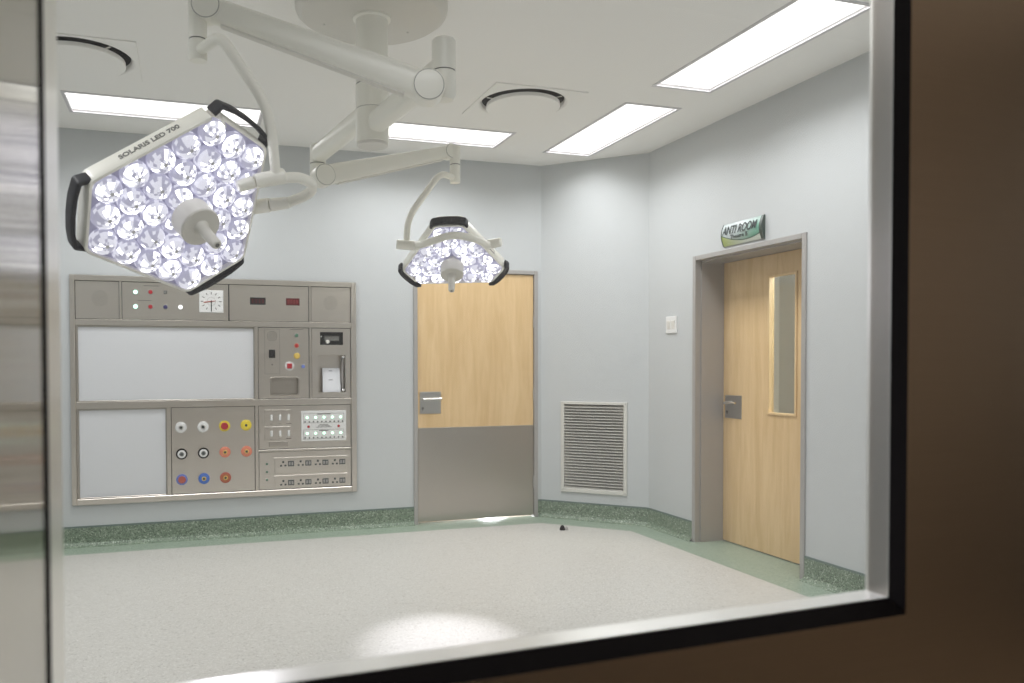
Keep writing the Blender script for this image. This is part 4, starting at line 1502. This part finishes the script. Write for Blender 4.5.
# switch plate, isolated supply display
o = module('switch_plate', 0.515, IX1, 0.656, 0.996)
for z0, z1 in ((0.8423, 0.9707), (0.7254, 0.8397)):
    mb = MB()
    bx(mb, 0.5615, 0.763, z0 + 0.004, z1 - 0.004, 0.0005, 0.004, 0, 0.0015)
    bx(mb, 0.565, 0.760, z1 - 0.020, z1 - 0.008, 0.004, 0.008, 0, 0.001)
    q = mb.build('switch_strip', M['steel'], o)
    for x in (0.613, 0.679, 0.745):
        mb = MB()
        bx(mb, x - 0.009, x + 0.009, (z0 + z1) / 2 - 0.026, (z0 + z1) / 2 + 0.018, 0.004, 0.012, 0, 0.003)
        mb.build('rocker', M['white'], o)
    mb = MB()
    bx(mb, 0.725, 0.765, z0 + 0.010, z0 + 0.016, 0.004, 0.0046)
    bx(mb, 0.60, 0.625, z0 + 0.010, z0 + 0.0125, 0.004, 0.0046)
    bx(mb, 0.665, 0.69, z0 + 0.010, z0 + 0.0125, 0.004, 0.0046)
    mb.build('switch_caption', M['line'], o)
mb = MB()
bx(mb, 0.594, 0.739, 0.676, 0.719, 0.0005, 0.005, 0, 0.002)
bx(mb, 0.606, 0.727, 0.686, 0.708, 0.005, 0.0054)
mb.build('blank_plate', M['steel_dark'], o)
mb = MB()
S = (0.8412, 1.1955, 0.712, 0.9497)
bx(mb, S[0], S[1], S[2], S[3], 0.0005, 0.008, 0, 0.002)
ips = mb.build('supply_monitor', M['white'], cp)
ips['label'] = 'white supply monitor with rows of green lights'
sx, sz = S[1] - S[0], S[3] - S[2]
P = lambda u, v: (S[0] + u * sx, S[3] - v * sz)
mb = MB()
for v0, v1 in ((0.09, 0.40), (0.62, 0.93)):
    x0, z1 = P(0.05, v0)
    x1, z0 = P(0.95, v1)
    for a0, a1, b0, b1 in ((x0, x1, z0, z0 + 0.002), (x0, x1, z1 - 0.002, z1), (x0, x0 + 0.002, z0, z1), (x1 - 0.002, x1, z0, z1)):
        bx(mb, a0, a1, b0, b1, 0.008, 0.0084)
for u, v, w in ((0.5, 0.11, 0.30), (0.5, 0.655, 0.2)):
    x, z = P(u, v)
    bx(mb, x - w * sx / 2, x + w * sx / 2, z - 0.0035, z + 0.0035, 0.008, 0.0085)
for v, w in ((0.46, 0.20), (0.50, 0.26), (0.54, 0.34)):
    x, z = P(0.5, v)
    bx(mb, x - w * sx / 2, x + w * sx / 2, z - 0.0022, z + 0.0022, 0.008, 0.0085)
mb.build('printed_line', M['ink_grey'], ips)
for r0 in (0.22, 0.745):
    for k in range(5):
        x, z = P(0.13 + 0.187 * k, r0)
        dot(ips, 'green_light', x, z, 0.0095, ['green_led'], 0.008, [(0.0095, 0.008, 0.0115, 0)], 10)
    for k in range(10):
        x, z = P(0.085 + 0.0925 * k, r0 + 0.14)
        dot(ips, 'test_button', x, z, 0.0055, ['ink'], 0.008, [(0.0058, 0.008, 0.0115, 0)], 8)
for u in (0.16, 0.83):
    x, z = P(u, 0.52)
    dot(ips, 'red_button', x, z, 0.0095, ['red'], 0.008, [(0.0105, 0.008, 0.013, 0)], 12)

# power socket strips
o = module('socket_plate', 0.515, IX1, IZ0, 0.640)
for x, z in ((0.577, 0.5457), (0.577, 0.4839), (0.577, 0.422)):
    dot(o, 'indicator', x, z, 0.008, ['green_dull', 'plate'], rings=[(0.011, 0, 0.002, 1), (0.008, 0.002, 0.006, 0)], seg=12)
sock = MB()
for dx, dz, w, h in ((0.0, 0.015, 0.0075, 0.008), (-0.0165, -0.013, 0.0075, 0.0065), (0.0165, -0.013, 0.0075, 0.0065)):
    sock.box(dx - w, dx + w, dz - h, dz + h, 0, 0.0012, 0)
sock.box(0.036, 0.083, -0.020, 0.021, 0, 0.003, 0)
for c in (0.049, 0.070):
    sock.box(c - 0.0075, c + 0.0075, -0.012, 0.013, 0.003, 0.006, 1)
sockme = sock.mesh('power_socket', [M['ink'], M['frame_grey']])
for z0, z1, zc in ((0.461, 0.592, 0.5415), (0.321 + 0.026, 0.453, 0.394)):
    mb = MB()
    bx(mb, 0.636, 1.200, z0 + 0.006, z1 - 0.018, 0.0005, 0.006, 0, 0.002)
    bx(mb, 0.630, 1.206, z1 - 0.018, z1, 0.0005, 0.010, 0, 0.0012)
    st = mb.build('socket_strip', M['steel'], cp)
    for k in range(4):
        place('power_socket', sockme, XB @ Matrix.Translation((0.7005 + 0.1345 * k, zc, 0.0062)), st)

# ------------------------------------------------------------------ the small dark stop on the floor
ds = thing('door_stop', 'tiny dark stop lying on the cream floor below the air grille', 'door stop', (2.816, 5.601, 0))
mb = MB()
mb.lathe([(0.021, 0.0), (0.022, 0.004), (0.017, 0.024), (0.010, 0.036), (0.004, 0.039)], 16, 0, Matrix.Translation((2.810, 5.60, 0.0005)))
mb.build('rubber_body', M['black'], ds)
mb = MB()
mb.lathe([(0.013, 0.0), (0.014, 0.003), (0.012, 0.020), (0.006, 0.026)], 14, 0, Matrix.Translation((2.842, 5.592, 0.0005)))
mb.build('metal_stub', M['frame_grey'], ds)
